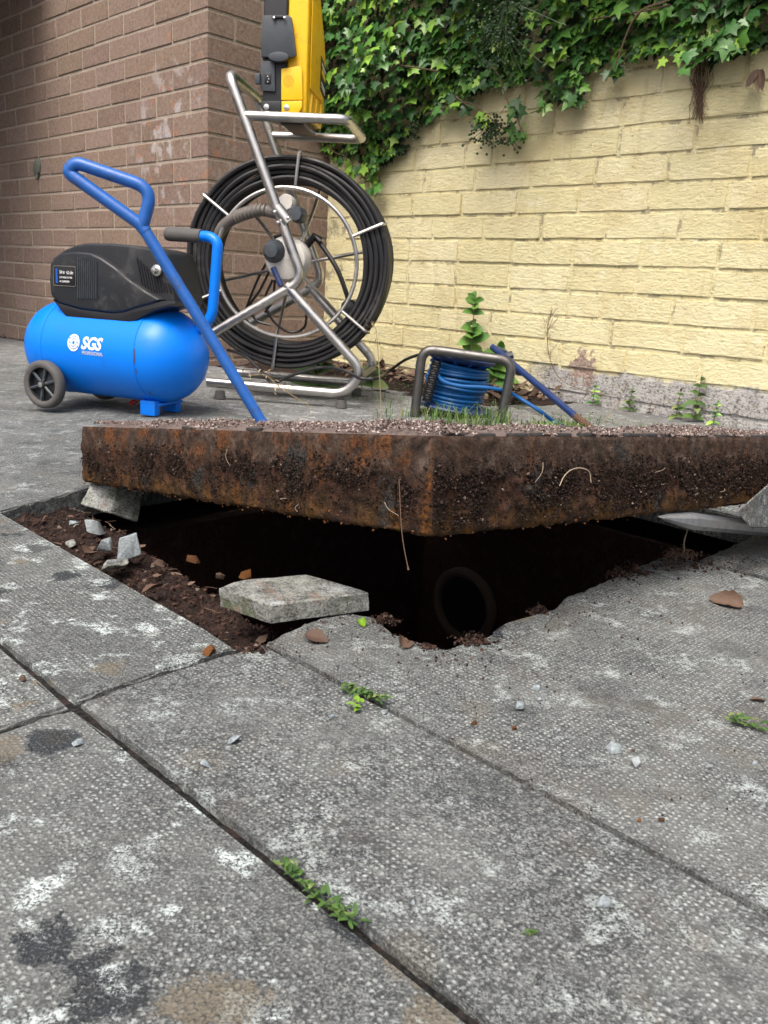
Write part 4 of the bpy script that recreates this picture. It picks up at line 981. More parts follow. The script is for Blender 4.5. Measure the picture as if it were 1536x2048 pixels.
# print on the tank, wrapped round the cylinder
def text_mesh(body, size, bold=0.0, shear=0.0):
    cu = bpy.data.curves.new('print', 'FONT'); cu.body = body; cu.size = size; cu.offset = bold; cu.shear = shear; cu.resolution_u = 4
    o = bpy.data.objects.new('print', cu); COL.objects.link(o); bpy.context.view_layer.update()
    me = bpy.data.meshes.new_from_object(o.evaluated_get(bpy.context.evaluated_depsgraph_get())); bpy.data.objects.remove(o)
    bm = bmesh.new(); bm.from_mesh(me); bmesh.ops.triangulate(bm, faces=bm.faces)
    vs = [v.co.copy() for v in bm.verts]; fs = [[v.index for v in f.verts] for f in bm.faces]; bm.free(); bpy.data.meshes.remove(me); return vs, fs
def tank_at(u, v):                                       # where a sight line meets the tank side
    d = ray(u, v); o = CAM - SR; d2 = d - AX * d.dot(AX); o2 = o - AX * o.dot(AX)
    A, B, C_ = d2.dot(d2), 2 * d2.dot(o2), o2.dot(o2) - (TR + .0008) ** 2; t = (-B - math.sqrt(max(0, B * B - 4 * A * C_))) / (2 * A)
    p = CAM + d * t - SR; x = p.dot(AX); y = p - AX * x; return x, math.atan2(y.dot(Z), -y.dot(AB))
def wrap(vs, fs, x0, a0, sx=1.0, sy=1.0):
    b = MB(); out = []
    for v in vs:
        a = a0 + v.y * sy / TR; out.append(SR + AX * (x0 + v.x * sx) + (-AB * cos(a) + Z * sin(a)) * (TR + .0009))
    return b.add(out, fs)
xa, aa = tank_at(162, 695); xb, ab_ = tank_at(204, 700)
vs, fs = text_mesh('SGS', 1, .035, .25); wd = max(v.x for v in vs) - min(v.x for v in vs); hh = max(v.y for v in vs)
H_ = (tank_at(182, 674)[1] - tank_at(182, 699)[1]) * TR
wrap([V((v.x - min(q.x for q in vs), v.y, 0)) for v in vs], fs, xa, tank_at(182, 699)[1] - .0, (xb - xa) / wd, H_ / hh).build('lettering', M['print'], tank, smooth=0)
vs, fs = text_mesh('PROFESSIONAL', 1, .01); wd = max(v.x for v in vs); hh = max(v.y for v in vs)
wrap(vs, fs, xa + .002, tank_at(180, 710)[1], (xb - xa) / wd, H_ * .27 / hh).build('worn_lettering', M['worn'], tank, smooth=0)
xc, ac = tank_at(147, 685); b = MB(); rx = abs(tank_at(159, 685)[0] - xc)
for r1, r2, g0 in ((.80, 1.0, -.5), (.50, .70, .1), (.22, .40, 1.9)):
    for s in (0, 1):
        n = 14; vs = []
        for k in range(n + 1):
            t = g0 + s * pi + (pi - .16) * k / n; vs += [V((cos(t) * r1, sin(t) * r1, 0)), V((cos(t) * r2, sin(t) * r2, 0))]
        vv = wrap(vs, [[2 * k, 2 * k + 1, 2 * k + 3, 2 * k + 2] for k in range(n)], xc, ac, rx, H_ * .70); b.add(vv.v, vv.f)
b.build('emblem', M['print'], tank, smooth=0)
for u, v, w, h in ((268, 712, .004, .035), (272, 742, .002, .016), (300, 786, .003, .012)):
    xq, aq = tank_at(u, v); n = 14; vs = []
    for k in range(n + 1):
        t = k / n; ww = w * sin(pi * t) * (.7 + .6 * nz((k, u, 0), .6)); vs += [V((-ww, (t - .5) * h, 0)), V((ww * .8, (t - .5) * h, 0))]
    wrap(vs, [[2 * k, 2 * k + 1, 2 * k + 3, 2 * k + 2] for k in range(n)], xq, aq).build('rust_patch', M['rustbar'], tank, smooth=0)
# black motor cover: side silhouette drawn on the near side plane, given its real depth
CP = SR - AB * .072
def cp(u, v, off=0.0): return onp(u, v, CP + AB * off, AB)
back = [(100, 560), (108, 512), (130, 498), (150, 490), (168, 486), (215, 486), (262, 490), (300, 496), (326, 503), (333, 522), (342, 575), (350, 610), (335, 612), (310, 616), (275, 634), (240, 648), (170, 640), (120, 620)]
cov = MB().prism([cp(u, v, .012) for u, v in back], AB * .115).build('motor_cover', M['black'], comp, bevel=.010, bseg=3)
front = [(97, 560), (99, 528), (106, 514), (122, 506), (150, 503), (180, 506), (200, 515), (228, 534), (258, 560), (290, 582), (322, 600), (300, 608), (270, 616), (246, 624), (222, 626), (160, 618), (118, 606), (100, 592)]
fc = MB().prism([cp(u, v, -.008) for u, v in front], AB * .05).build('side_cover', M['black'], comp, bevel=.008, bseg=3)
skirt = [(102, 596), (118, 606), (160, 618), (222, 626), (246, 624), (270, 616), (322, 602), (350, 602), (352, 614), (336, 614), (306, 622), (272, 640), (238, 655), (205, 652), (140, 645)]
MB().prism([cp(u, v, -.004) for u, v in skirt], AB * .10).build('saddle', M['ink'], comp, bevel=.004)
for k in range(10):
    u = 155 + k * 4.0; top_ = 512 + max(0, (u - 172)) * .42
    MB().prism([cp(u, top_ + 2, -.0105), cp(u + 1.6, top_ + 2.5, -.0105), cp(u + 1.6, 597, -.0105), cp(u, 597, -.0105)], AB * .004).build('vent_rib', M['grey'], fc)
for k in range(13):
    u = 272 + k * 6.2; v0 = 515 + k * 5.5 if k < 9 else 565
    v0 = min(v0, 566); sl = 22 * (568 - v0) / 55
    MB().prism([cp(u - 0, v0, .0095), cp(u + 2.0, v0 + 1, .0095), cp(u + 2.6 + sl * .4 + 4, 584, .0095), cp(u + .4 + sl * .4 + 4, 584, .0095)], AB * .004).build('cooling_slot', M['ink'], cov)
MB().lathe([(.0, -.018), (.006, -.017), (.007, -.008), (.012, -.006), (.012, .006)], cp(316, 541, .01), AB, 12).build('outlet_knob', M['bolt'], cov)
MB().lathe([(.0, -.001), (.0075, -.001), (.0075, .004)], cp(262, 566, .0), AB, 12).build('screw_recess', M['ink'], cov)
MB().box(cp(306, 489, .05), (.014, .012, .03)).build('pressure_switch', M['red'], comp, bevel=.002)
plate = MB().prism([cp(108, 533, -.0085), cp(149, 535, -.0085), cp(150, 572, -.0085), cp(109, 569, -.0085)], AB * -.0012).build('rating_label', M['ink'], comp, bevel=.0004)
MB().prism([cp(111, 537, -.0099), cp(115, 537, -.0099), cp(116, 566, -.0099), cp(112, 566, -.0099)], AB * -.0005).build('label_strip', M['lblue'], plate)
def flat_text(body, u, v, u2, hpx, mat, par):
    vs, fs = text_mesh(body, 1, .015); wd = max(q.x for q in vs); hh = max(q.y for q in vs); p, q2 = cp(u, v, -.0101), cp(u2, v + .05 * (u2 - u), -.0101); ex = (q2 - p)
    hv = Z * ((cp(u, v - hpx, -.0101) - p).length)
    MB().add([p + ex * (q.x / wd) + hv * (q.y / hh) for q in vs], fs).build('label_text', M[mat], par, smooth=0)
flat_text('24 ltr', 119, 547, 130, 6.5, 'print', plate); flat_text('6.3 cfm', 133, 548, 146, 6.5, 'print', plate)
flat_text('LOW NOISE OIL FREE', 119, 556, 144, 3.6, 'print', plate); flat_text('AIR COMPRESSOR', 119, 564, 139, 3.6, 'print', plate)
bz_ = MB()
bz_.tube(fil([cp(106.5, 531.5, -.0092), cp(150.5, 533.5, -.0092), cp(151.5, 573.5, -.0092), cp(107.5, 570.5, -.0092)], .004, 3, closed=True), .0008, 6, closed=True)
bz_.build('label_frame', M['hose'], plate)
# handle, wheels, feet
hb = [onp(u, v, SR + AB * .02, AB) for u, v in ((334, 468), (412, 473), (437, 492), (432, 560), (424, 640), (385, 668))]
MB().tube(fil([hb[1] - (hb[1] - hb[0]) * .3, hb[1] + (hb[1] - hb[0]) * .12, onp(436, 486, SR + AB * .02, AB), hb[4], hb[5]], .03, 8), .0115, 14).build('handle_tube', M['blue'], comp)
MB().tube([hb[0], hb[0].lerp(hb[1], .04), hb[0].lerp(hb[1], .9)], [.0135, .0150, .0145], 14).build('handle_grip', M['rubber'], comp)
wc = onz(92, 816, 0); 
def cwheel(c0, nm):
    t = MB(); Rw = .054
    t.lathe([(.038, -.010), (.043, -.013), (.050, -.012), (Rw, -.007), (Rw, .007), (.050, .011), (.038, .011), (.038, -.010)], c0, AB, 36, caps=False)
    ty = t.build('wheel', M['rubber'], comp, smooth=60)
    h = MB(); h.lathe([(.0, -.010), (.006, -.010), (.0075, -.002), (.036, .003), (.0385, -.008), (.0385, .010)], c0, AB, 30); hbm = h.build('wheel_disc', M['black'], ty)
    for k in range(6):
        a = k * pi / 3 + .3; d = AX * cos(a) + Z * sin(a); MB().tube([c0 + d * .008 - AB * .005, c0 + d * .038 - AB * .004], .0035, 6).build('wheel_rib', M['grey'], ty)
    MB().lathe([(.0, -.016), (.006, -.015), (.0065, -.008)], c0, AB, 12).build('axle_cap', M['bolt'], ty)
cwheel(wc + Z * (.054 + gz(wc)), 0); cwheel(wc + AB * .20 + Z * (.054 + gz(wc)), 1)
MB().tube([wc + Z * .054 + AB * .018, wc + Z * .054 + AB * .185], .006, 8).build('axle', M['blue'], comp)
wb_ = wc + AB * .03 + Z * .054
MB().prism([wb_ - AX * .02 - Z * .005, wb_ + AX * .028 - Z * .008, wb_ + AX * .028 + Z * .052, wb_ - AX * .012 + Z * .045], AB * .004).build('wheel_bracket', M['blue'], comp, bevel=.001)
fz = SR - AX * .004
fcx = V((fz.x, fz.y, 0))
for s in (-1, 1):
    MB().box(fcx + AB * (.04 * s - .006) + Z * .018, (.040, .022, .034), Matrix.Rotation(radians(-21), 3, 'Z')).build('foot_bracket', M['blue'], comp, bevel=.004)
MB().box(fcx + AB * 0 + Z * .026, (.05, .09, .006), Matrix.Rotation(radians(-21), 3, 'Z')).build('foot_plate', M['blue'], comp, bevel=.002)
MB().tube([onz(262, 806, .012), onz(262, 806, .012) + AB * .05 + Z * .01], [.006, .004], 8).build('drain_valve', M['red'], comp)

# ------------------------------------------------------------------ blue lifting keys
kf = lidp(.10, .335, .0)
KY = V((0, 1, 0))
def kp(u, v): return onp(u, v, kf, KY)
# the foot of the key stands in the keyhole, the shaft leans left
key = tag(empty('lifting_key', kf), 'tall blue lifting key with a triangular handle standing in the cover', 'lifting key', 'blue manhole lifting keys')
sh_ = [kp(527, 852), kp(520, 832), kp(292, 462), kp(140, 344), kp(150, 330), kp(296, 378), kp(284, 452)]
MB().tube([kp(527, 850), kp(400, 640), kp(286, 455)], .0066, 14).build('shaft', M['kblue'], key)
MB().tube(fil([kp(292, 464), kp(280, 448), kp(134, 344), kp(152, 325), kp(306, 378), kp(284, 456)], .026, 8), .0070, 14).build('handle', M['kblue'], key)
k2 = onz(1186, 862, .0); k2t = onp(985, 694, V((.2, 2.42, 0)), V((0, 1, 0)))
key2 = tag(empty('lifting_key', k2), 'dark blue lifting key with a rusty tip leaning behind the blue cable reel', 'lifting key', 'blue manhole lifting keys')
MB().tube([k2t, k2t.lerp(k2, .86)], .0092, 12).build('shaft', M['kdark'], key2)
MB().tube([k2t.lerp(k2, .85), k2t.lerp(k2, .93), k2 + Z * .006], [.0096, .0098, .006], 10).build('rusty_tip', M['rustbar'], key2)
MB().tube(fil([k2t.lerp(k2, .02), k2t + V((.05, .10, -.02)), k2t.lerp(k2, .30) + V((0, .04, -.012)), k2t.lerp(k2, .34)], .03, 6), .009, 12).build('handle', M['kdark'], key2)
MB().lathe([(.0, -.014), (.011, -.013), (.011, .014), (.0, .015)], onp(1016, 712, V((.2, 2.38, 0)), V((0, 1, 0))), V((.8, 0, .3)), 8).build('thumb_screw', M['grey'], key2)

# ------------------------------------------------------------------ blue extension cable reel
EQ = onz(905, 838, 0); EN = V((.12, .99, 0)).normalized()
def xp(u, v, off=0.0): return onp(u, v, EQ + EN * off, EN)
ext = tag(empty('extension_reel', EQ), 'blue cable extension reel in a rounded grey steel frame on the grass', 'extension reel')
fr_ = fil([xp(829, 832), xp(845, 697), xp(1026, 722), xp(1002, 838)], .034, 8)
MB().tube(fr_ , .0118, 14).build('carry_frame', M['galv'], ext)
MB().tube([xp(829, 832), xp(829, 832) + EN * .13 - Z * .01], .013, 10).build('carry_frame', M['galv'], ext)
MB().tube([xp(1002, 838), xp(1002, 838) + EN * .13 - Z * .01], .013, 10).build('carry_frame', M['galv'], ext)
dax = (xp(938, 720, .09) - xp(905, 822, .09)).normalized(); dax = (dax * .6 + Z * .7).normalized()
dc = xp(905, 812, .105)
top_h = (xp(930, 715, .105) - dc).dot(dax)
drum = MB().lathe([(.0, -.004), (.101, -.004), (.104, .0), (.102, .004), (.05, .007), (.05, top_h - .02), (.088, top_h - .006), (.092, top_h), (.088, top_h + .006), (.0, top_h + .008)], dc, dax, 40).build('drum', M['kdark'], ext, smooth=40)
ux = dax.orthogonal().normalized(); uy = dax.cross(ux)
for k in range(12):
    a = 2 * pi * k / 12; d = ux * cos(a) + uy * sin(a)
    MB().tube([dc + dax * (top_h - .024) + d * .052, dc + dax * (top_h - .004) + d * .086], .004, 6).build('drum_rib', M['lblue'], drum)
bc = MB(); rr = random.Random(5)
for layer, r_ in ((0, .0655), (1, .070)):
    nt_ = 13
    for k in range(nt_):
        h = .010 + (top_h - .036) * k / (nt_ - 1) + rr.uniform(-.002, .002); ta, tb = rr.uniform(0, 6.28), rr.uniform(.002, .007)
        rad_ = r_ + rr.uniform(-.002, .004) + (.006 if k > nt_ * .45 else 0)
        bc.tube([dc + dax * (h + tb * cos(2 * pi * i / 40 + ta)) + (ux * cos(2 * pi * i / 40) + uy * sin(2 * pi * i / 40)) * rad_ for i in range(40)], .0045, 8, closed=True)
bc.build('wound_cable', M['bcab'], ext)
tail = [xp(874, 745, .03), xp(886, 762, .012), xp(920, 772, .004), xp(970, 775, .004), xp(1012, 782, .012), xp(1040, 797, .02), xp(1080, 822, .0), onz(1110, 845, .006), onz(1140, 856, .004)]
MB().tube(spline(tail, 6), .0048, 10).build('cable_tail', M['bcab'], ext)
sp = MB(); n = 150; a0, a1 = xp(853, 802, .02), xp(874, 722, .02); ad = (a1 - a0).normalized(); sx_ = ad.orthogonal().normalized(); sy_ = ad.cross(sx_)
sp.tube([a0.lerp(a1, k / n) + (sx_ * cos(k * .75) + sy_ * sin(k * .75)) * .0095 for k in range(n + 1)], .0035, 6)
sp.tube([a0, a1], .008, 10)
sp.build('ribbed_grip', M['ink'], ext)

# ------------------------------------------------------------------ ivy over the wall
def wp(u, v, out=0.0): return onp(u, v, YP + WN * out, WN)
def sz(u, v, out): p = wp(u, v, out) - YP; return p.dot(WD), p.z
LOW = [(560, 250), (625, 300), (655, 322), (690, 316), (715, 338), (742, 352), (765, 318), (800, 300), (845, 232), (875, 196), (930, 190), (985, 172), (1050, 168), (1090, 205), (1135, 196), (1165, 150), (1195, 122), (1240, 125), (1290, 108), (1340, 112), (1385, 128), (1430, 118), (1480, 106), (1540, 96), (1640, 90)]
lows = sorted(sz(u, v, .06) for u, v in LOW)
def lowz(s):
    if s <= lows[0][0]: return lows[0][1]
    for (a, za), (b_, zb) in zip(lows, lows[1:]):
        if a <= s <= b_: return za + (zb - za) * (s - a) / (b_ - a)
    return lows[-1][1]
def ivy_mesh(k):
    r = random.Random(k); O = [(0, 0), (.2, -.17), (.5, -.1), (.38, .15), (.66, .42), (.27, .5), (0, 1.05), (-.27, .5), (-.66, .42), (-.38, .15), (-.5, -.1), (-.2, -.17)]
    vs = [V((0, .28, 0))] + [V((x * r.uniform(.85, 1.12), y * r.uniform(.9, 1.1), -.22 * abs(x) - .16 * max(0, y - .35) ** 2 + r.uniform(-.04, .04))) for x, y in O]
    b = MB().add(vs + [V((0, 0, 0)), V((.02, -.3, -.06)), V((.0, -.55, -.2))], [[0, 1 + i, 1 + (i + 1) % 12] for i in range(12)])
    return b
ivb = [ivy_mesh(k) for k in range(6)]
ivm = [b.mesh('leaf', M['ivy'], 0) for b in ivb]
for me in ivm: me.shade_smooth()
ivp = YP + WN * .1 + Z * 1.0
ivy = tag(empty('ivy', ivp), 'glossy green ivy hanging over the top of the yellow wall', 'ivy')
rg = random.Random(21); place = []
def leaf_rot(rg, tilt):
    y = (Z * -1 * rg.uniform(.3, 1.0) + WD * rg.gauss(0, .7) + WN * rg.uniform(.0, .5)).normalized()      # leaf tip hangs down
    n = (WN * 1.0 + Z * tilt + WD * rg.gauss(0, .45) + V((rg.gauss(0, .25), rg.gauss(0, .25), rg.gauss(0, .25)))).normalized()
    x = y.cross(n).normalized(); n = x.cross(y).normalized(); return fr(x, y, n)
TOPZ = 1.62
for k in range(9500):
    s = rg.uniform(-.86, 1.42); lo = lowz(s); z = lo + (TOPZ - lo) * rg.random() ** 1.15
    up = z - lo
    env = .035 + .23 * smooth(0, .30, up) * (.72 + .5 * nz((s * 3, z * 4, 0), 1.0)) + .05 * nz((s * 9, z * 9, 3), 1)
    if s < -.42: env *= .8
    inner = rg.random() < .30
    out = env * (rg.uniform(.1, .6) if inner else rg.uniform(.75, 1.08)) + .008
    if nz((s * 5.5, z * 5.5, 8.1), 1) > .30 and not inner and rg.random() < .75: continue       # hollows
    L = rg.choice((.018, .022, .027, .032, .038, .045)) * rg.uniform(.85, 1.15) * (.8 if up < .06 else 1.0)
    place.append((YP + WD * s + WN * out + Z * (z + L * .5), leaf_rot(rg, rg.uniform(.1, 1.1)), L, inner, out, rg.randrange(6)))
strands = [([(735, 330), (742, 360), (752, 378), (762, 374)], 12), ([(700, 322), (716, 344), (738, 362)], 9), ([(1040, 190), (1032, 222), (1040, 252), (1052, 276)], 9), ([(1150, 150), (1150, 180), (1152, 200)], 9), ([(1100, 190), (1086, 210)], 5), ([(900, 190), (885, 222)], 4),
           ([(850, 230), (930, 205), (975, 232), (1000, 250)], 8), ([(1390, 100), (1365, 112), (1352, 128)], 5), ([(1240, 120), (1225, 140), (1236, 150)], 5), ([(1430, 60), (1465, 90), (1435, 98)], 6), ([(1500, 10), (1480, 50), (1455, 84), (1430, 95)], 8), ([(800, 130), (860, 160), (905, 190), (940, 215)], 8), ([(640, 270), (665, 302), (690, 312)], 8), ([(1180, 40), (1240, 30), (1300, 20), (1340, 10)], 8)]
sb = []
for pts, n in strands:
    P = spline([wp(u, v, .05 + .06 * (v < 120)) for u, v in pts], 6); sb.append(P)
    for k in range(n):
        c = P[int((k + .5) / n * (len(P) - 1))]
        place.append((c + V((rg.gauss(0, .012), rg.gauss(0, .012), rg.gauss(0, .012))), leaf_rot(rg, rg.uniform(.0, .8)), rg.uniform(.024, .046), False, 9, rg.randrange(6)))
def vis(pl):                                             # is this leaf inside the picture?
    d = pl[0] - CAM; z = d.dot(fw); u = 768 + FPX * d.dot(RT) / z; v = 1024 - FPX * d.dot(UP) / z
    return 600 < u < 1560 and -20 < v < 420
outer = [p for p in place if not p[3]]
front = sorted([p for p in outer if vis(p)], key=lambda p: -(p[2] / (p[0] - CAM).length + .02 * p[4]))[:295]
fid = set(id(p) for p in front)
for c, rot, L, i_, o_, kk in front: inst('leaf', ivm[kk], c, rot, L, ivy)
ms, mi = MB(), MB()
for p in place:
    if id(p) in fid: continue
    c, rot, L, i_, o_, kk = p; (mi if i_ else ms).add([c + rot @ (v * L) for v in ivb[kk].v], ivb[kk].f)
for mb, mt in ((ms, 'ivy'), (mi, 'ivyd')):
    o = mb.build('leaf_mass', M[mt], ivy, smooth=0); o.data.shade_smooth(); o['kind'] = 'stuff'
st_ = MB()
for P in sb: st_.tube(P, .0024, 5)
for k in range(13):
    s = rg.uniform(-.6, 1.35); z = lowz(s) + rg.uniform(.02, .4); c = YP + WD * s + Z * z + WN * rg.uniform(.05, .26)
    st_.tube(spline([c, c + WD * rg.uniform(-.12, .12) + Z * rg.uniform(-.08, .02) + WN * .02, c + WD * rg.uniform(-.25, .25) + Z * rg.uniform(-.16, .0) + WN * .01], 5), .0022, 5)
st_.build('stems', M['stem'], ivy)['kind'] = 'stuff'
# berry clusters
def berries(cu, cv, w, h, n, out):
    b = MB(); c = wp(cu, cv, out)
    for k in range(n):
        p = c + WD * rg.gauss(0, w) + Z * rg.gauss(0, h) + WN * rg.gauss(0, w * .7)
        bm_ = .0042; b.lathe([(.0, -bm_), (bm_ * .8, -bm_ * .6), (bm_, 0), (bm_ * .8, bm_ * .6), (0, bm_)], p, V((rg.gauss(0, 1), rg.gauss(0, 1), rg.gauss(0, 1))), 6)
        if k % 3 == 0: b.tube([p, c + Z * h], .0008, 3)
    o = b.build('berry_cluster', M['berry'], ivy); o['kind'] = 'stuff'
berries(985, 262, .036, .022, 150, .05); berries(1018, 285, .03, .012, 30, .05); berries(828, 250, .016, .022, 45, .05); berries(1000, 90, .05, .05, 150, .2); berries(1155, 180, .008, .025, 40, .05); berries(1010, 40, .06, .05, 110, .24)
# dry rootlets on the wall
b = MB(); rr = random.Random(9)
for k in range(46):
    u0 = 1400 + rr.gauss(0, 9); pts = [wp(u0, 118, .01), wp(u0 + rr.gauss(0, 8), 160, .012), wp(1398 + rr.gauss(0, 6), 195, .008), wp(1396 + rr.gauss(0, 12), 210 + rr.random() * 38, .004)]
    b.tube(spline(pts, 4), .0007, 3)
tag(b.build('dry_rootlets', M['stem'], org=wp(1400, 130, .01)), 'bundle of dry brown aerial rootlets clinging to the yellow wall', 'rootlets')
def dry_leaf(u, v, L, label):
    p = wp(u, v, .03); b = MB()
    for k in range(5):
        d = (Z * -1 + WD * rr.gauss(0, .5) + WN * rr.gauss(.2, .3)); leafblade(b, p + WD * rr.gauss(0, .006), d, WN, L * rr.uniform(.7, 1.1), L * .2, .1)
    tag(b.build('dry_leaf', M['dead'], org=p, smooth=60), label, 'dead leaf')
dry_leaf(1517, 140, .05, 'withered brown leaf hanging below the ivy on the yellow wall')

# ------------------------------------------------------------------ plants and litter along the wall
def plant(name, label, base, h, lean, pairs, L, w, mat='leafg', cat='plant', group=None, seed=1, flower=0, stem='grass', r=.0022, top=True):
    rr = random.Random(seed); e = tag(empty(name, base), label, cat, group); P = spline([base, base + Z * h * .5 + lean * .4, base + Z * h + lean], 8)
    MB().tube(P, [r * (1 - .6 * k / (len(P) - 1)) for k in range(len(P))], 6).build('stem', M[stem], e)
    for k in range(pairs):
        t = (k + .6) / pairs; c = P[min(len(P) - 1, int(t * (len(P) - 1)))]; a = rr.uniform(-.7, .7) + (pi / 2 if k % 2 else 0); sc = (1 - .55 * t)
        for s in (0, pi):
            b = MB(); dd = V((cos(a + s), -abs(sin(a + s)) * .8 - .1 if rr.random() < .6 else sin(a + s) * .5, rr.uniform(.1, .6) + .45 * t))
            leafblade(b, c, dd, V((rr.gauss(0, .35), -.75, .8)), L * sc * rr.uniform(.75, 1.2), w * sc * rr.uniform(.9, 1.25), rr.uniform(.25, .7), 5)
            b.build('leaf', M[mat], e, smooth=70)
    for k in range(5 if L > .06 else 0):
        b = MB(); leafblade(b, P[-1] - Z * .006 * k, V((rr.gauss(0, .7), rr.gauss(0, .5), .8)), V((rr.gauss(0, .4), -1, .3)), L * .4, w * .3, .2, 4); b.build('leaf', M[mat], e, smooth=70)
    for k in range(flower):
        c = P[int(len(P) * .72)] + V((rr.gauss(0, .012), rr.gauss(0, .012), rr.gauss(0, .012)))
        MB().lathe([(.0, -.001), (.006, .001), (.004, .003), (0, .004)], c, V((rr.gauss(0, .3), -1, .3)), 6).build('flower', M['petal'], e)
    return e
gb = lambda u, v, out: wp(u, v, out)
pb_ = onz(935, 790, .0)
pb_ = V(YP + WD * (wp(940, 700, .09) - YP).dot(WD) + WN * .09); pb_.z = .01
plant('leafy_weed', 'tall broad-leaved green plant with a blue flower behind the blue cable reel', pb_, .285, WD * .005, 13, .090, .030, 'pleaf', seed=3, flower=1, r=.003)
pb2 = pb_ + WD * .10 - Z * .0
plant('leafy_weed', 'low broad-leaved green plant seen through the cable reel frame', pb2 + WN * .01,   .13, WD * .03, 8, .11, .038, 'pleaf', seed=8, r=.003)
for u, v, h, lab, sd_, mt in ((1352, 830, .085, 'short green weed at the foot of the bare grey course', 1, 'leafg'), (1388, 838, .125, 'tallest reddish-stemmed weed at the foot of the yellow wall', 2, 'leafg'), (1428, 838, .065, 'small dark red weed right of the tallest wall weed', 3, 'ivy'), (1258, 815, .07, 'small two-leaved weed at the foot of the wall', 4, 'leafg'), (1185, 808, .07, 'dark creeping weed under the dry stalk', 5, 'ivy'), (1298, 822, .035, 'tiny reddish seedling at the wall foot', 6, 'dead')):
    p = onp(u, v, YP + WN * .022, WN); p.z = .003; plant('wall_weed', lab, p, h, WD * .004, 6, h * .42, h * .085, mt, 'weed', 'small weeds at the foot of the yellow wall', sd_, 0, 'stem', .0012)
# dry flower stalk against the wall
e = tag(empty('dry_stalk', wp(1180, 775, .03)), 'thin dry branching flower stalk curving up the yellow wall', 'dry stalk')
P = spline([wp(u, v, .03) for u, v in ((1210, 790), (1160, 778), (1118, 755), (1098, 710), (1095, 660), (1104, 620))], 8); b = MB(); b.tube(P, .0011, 5)
for k in range(26):
    c = P[rr.randrange(len(P) // 2, len(P))]; c2 = c + WD * rr.gauss(0, .022) + Z * rr.uniform(.005, .05); b.tube([c, c.lerp(c2, .5) + Z * -.003, c2], .0006, 4)
b.build('stalk', M['stem'], e)
# weed behind the camera reel
p = FQ + FWD * .36 + FU * .03; p.z = .005
plant('leafy_weed', 'dark green weed with blue flowers behind the foot of the camera reel', p, .09, V((0, 0, 0)), 5, .11, .028, 'leafg', seed=12, flower=2)
plant('leafy_weed', 'dark green weed between the camera reel base and the yellow wall', p + FU * .16 + FWD * .06, .08, V((0, 0, 0)), 4, .08, .02, 'leafg', seed=14)
# dry grass stalks
def stalk(label, pts, plane_y, seeds, mat='straw', r=.0009):
    P = spline([onp(u, v, V((0, plane_y, 0)), V((0, 1, 0))) for u, v in pts], 6); e = tag(empty('grass_stalk', P[0]), label, 'grass stalk', 'dry grass stalks')
    MB().tube(P, r, 5).build('stem', M[mat], e)
    b = MB()
    for k in range(seeds):
        c = P[int(len(P) * (.55 + .45 * rr.random())) - 1] + V((rr.gauss(0, .008), rr.gauss(0, .008), rr.gauss(0, .006))); leafblade(b, c, V((rr.gauss(0, .7), rr.gauss(0, .7), .6)), Z, .011, .0016, .1, 3)
    if seeds: b.build('seed_head', M['straw'], e)
stalk('tall pale grass stalk rising in front of the camera reel foot', [(762, 848), (761, 790), (757, 720), (752, 660), (742, 648)], 1.9, 16)
stalk('bent dry grass stalk with seed heads in front of the steel base rail', [(618, 838), (617, 812), (600, 800), (560, 775), (530, 750), (495, 752)], 1.7, 34)
stalk('curved straw stalk lying by the wall weeds', [(1205, 848), (1222, 826), (1242, 800)], 2.05, 0)
stalk('thin straw stalk by the left post of the cable reel', [(786, 852), (800, 830), (806, 812)], 1.75, 0)
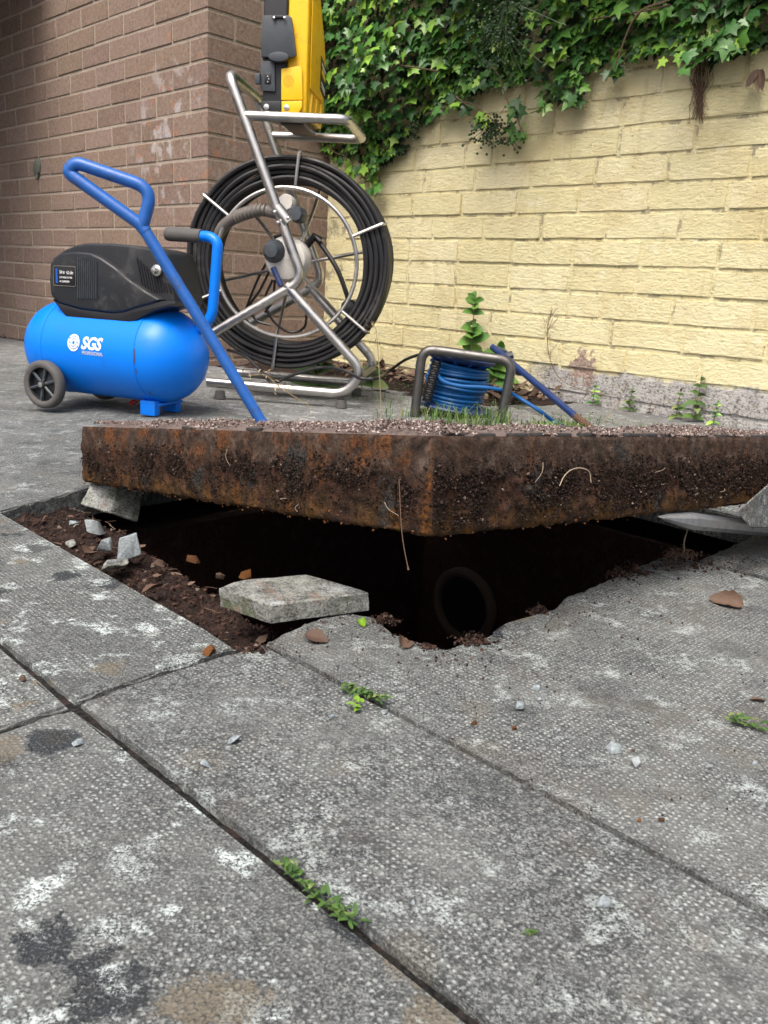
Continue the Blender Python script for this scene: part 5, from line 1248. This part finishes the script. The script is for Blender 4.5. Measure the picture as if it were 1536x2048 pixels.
# grass, litter
gm = MB(); rg = random.Random(31)
def blades(n, u0, u1, v0, v1, h, lean=.9, w=.0009):
    for k in range(n):
        p = onz(rg.uniform(u0, u1), rg.triangular(v0, v1, v1), .0); t = rg.uniform(0, 6.28); hh = h * rg.uniform(.3, 1.25); d = V((cos(t), sin(t), 0)) * hh * lean * rg.uniform(.1, 1.2)
        s = V((-sin(t), cos(t), 0)) * w * rg.uniform(.6, 1.3); q1 = p + d * .2 + Z * hh * .45; q2 = p + d * .6 + Z * hh * .8; q3 = p + d * 1.25 + Z * hh * rg.uniform(.55, 1)
        gm.add([p - s, p + s, q1 - s * .9, q1 + s * .9, q2 - s * .6, q2 + s * .6, q3], [[0, 1, 3, 2], [2, 3, 5, 4], [4, 5, 6]])
blades(330, 850, 1020, 836, 862, .052); blades(90, 740, 1200, 836, 862, .035); blades(240, 1050, 1175, 845, 866, .022, 1.2, .002); blades(70, 740, 840, 790, 845, .03, .8); blades(50, 640, 760, 735, 800, .03)
tag(gm.build('grass', M['grass'], smooth=0), kind='stuff')
lt = MB()
for k in range(620):
    a = rg.uniform(-2.3, -1.42); b_ = rg.uniform(1.98, 2.2) if rg.random() < .75 else rg.uniform(1.85, 2.2)
    if a < -1.75 and b_ < 1.9: continue
    p = ab(a, b_, .02 + rg.random() * .012); d = V((rg.gauss(0, 1), rg.gauss(0, 1), rg.gauss(0, .35)))
    leafblade(lt, p, d, Z + V((rg.gauss(0, .4), rg.gauss(0, .4), 0)), rg.uniform(.012, .042), rg.uniform(.004, .012), rg.uniform(-.3, .4), 3)
for k in range(60):
    p = BC - WD * rg.uniform(1.5, 2.3) + WN * abs(rg.gauss(0, .03)); p.z = gz(p) + .006
    leafblade(lt, p, V((rg.gauss(0, 1), rg.gauss(0, 1), .2)), Z, rg.uniform(.01, .035), .006, 0, 3)
tag(lt.build('leaf_litter', M['dead'], smooth=60), kind='stuff')
ms = MB()
for k in range(900):
    p = ab(rg.uniform(-1.9, -.9), rg.uniform(1.84, 1.98), .006 + .012 * rg.random()) if k < 500 else onz(rg.uniform(1040, 1180), rg.uniform(846, 864), .004 + .006 * rg.random())
    leafblade(ms, p, V((rg.gauss(0, 1), rg.gauss(0, 1), .5)), Z, rg.uniform(.004, .009), rg.uniform(.0012, .0028), .1, 2)
tag(ms.build('moss', M['leafg'], smooth=0), kind='stuff')
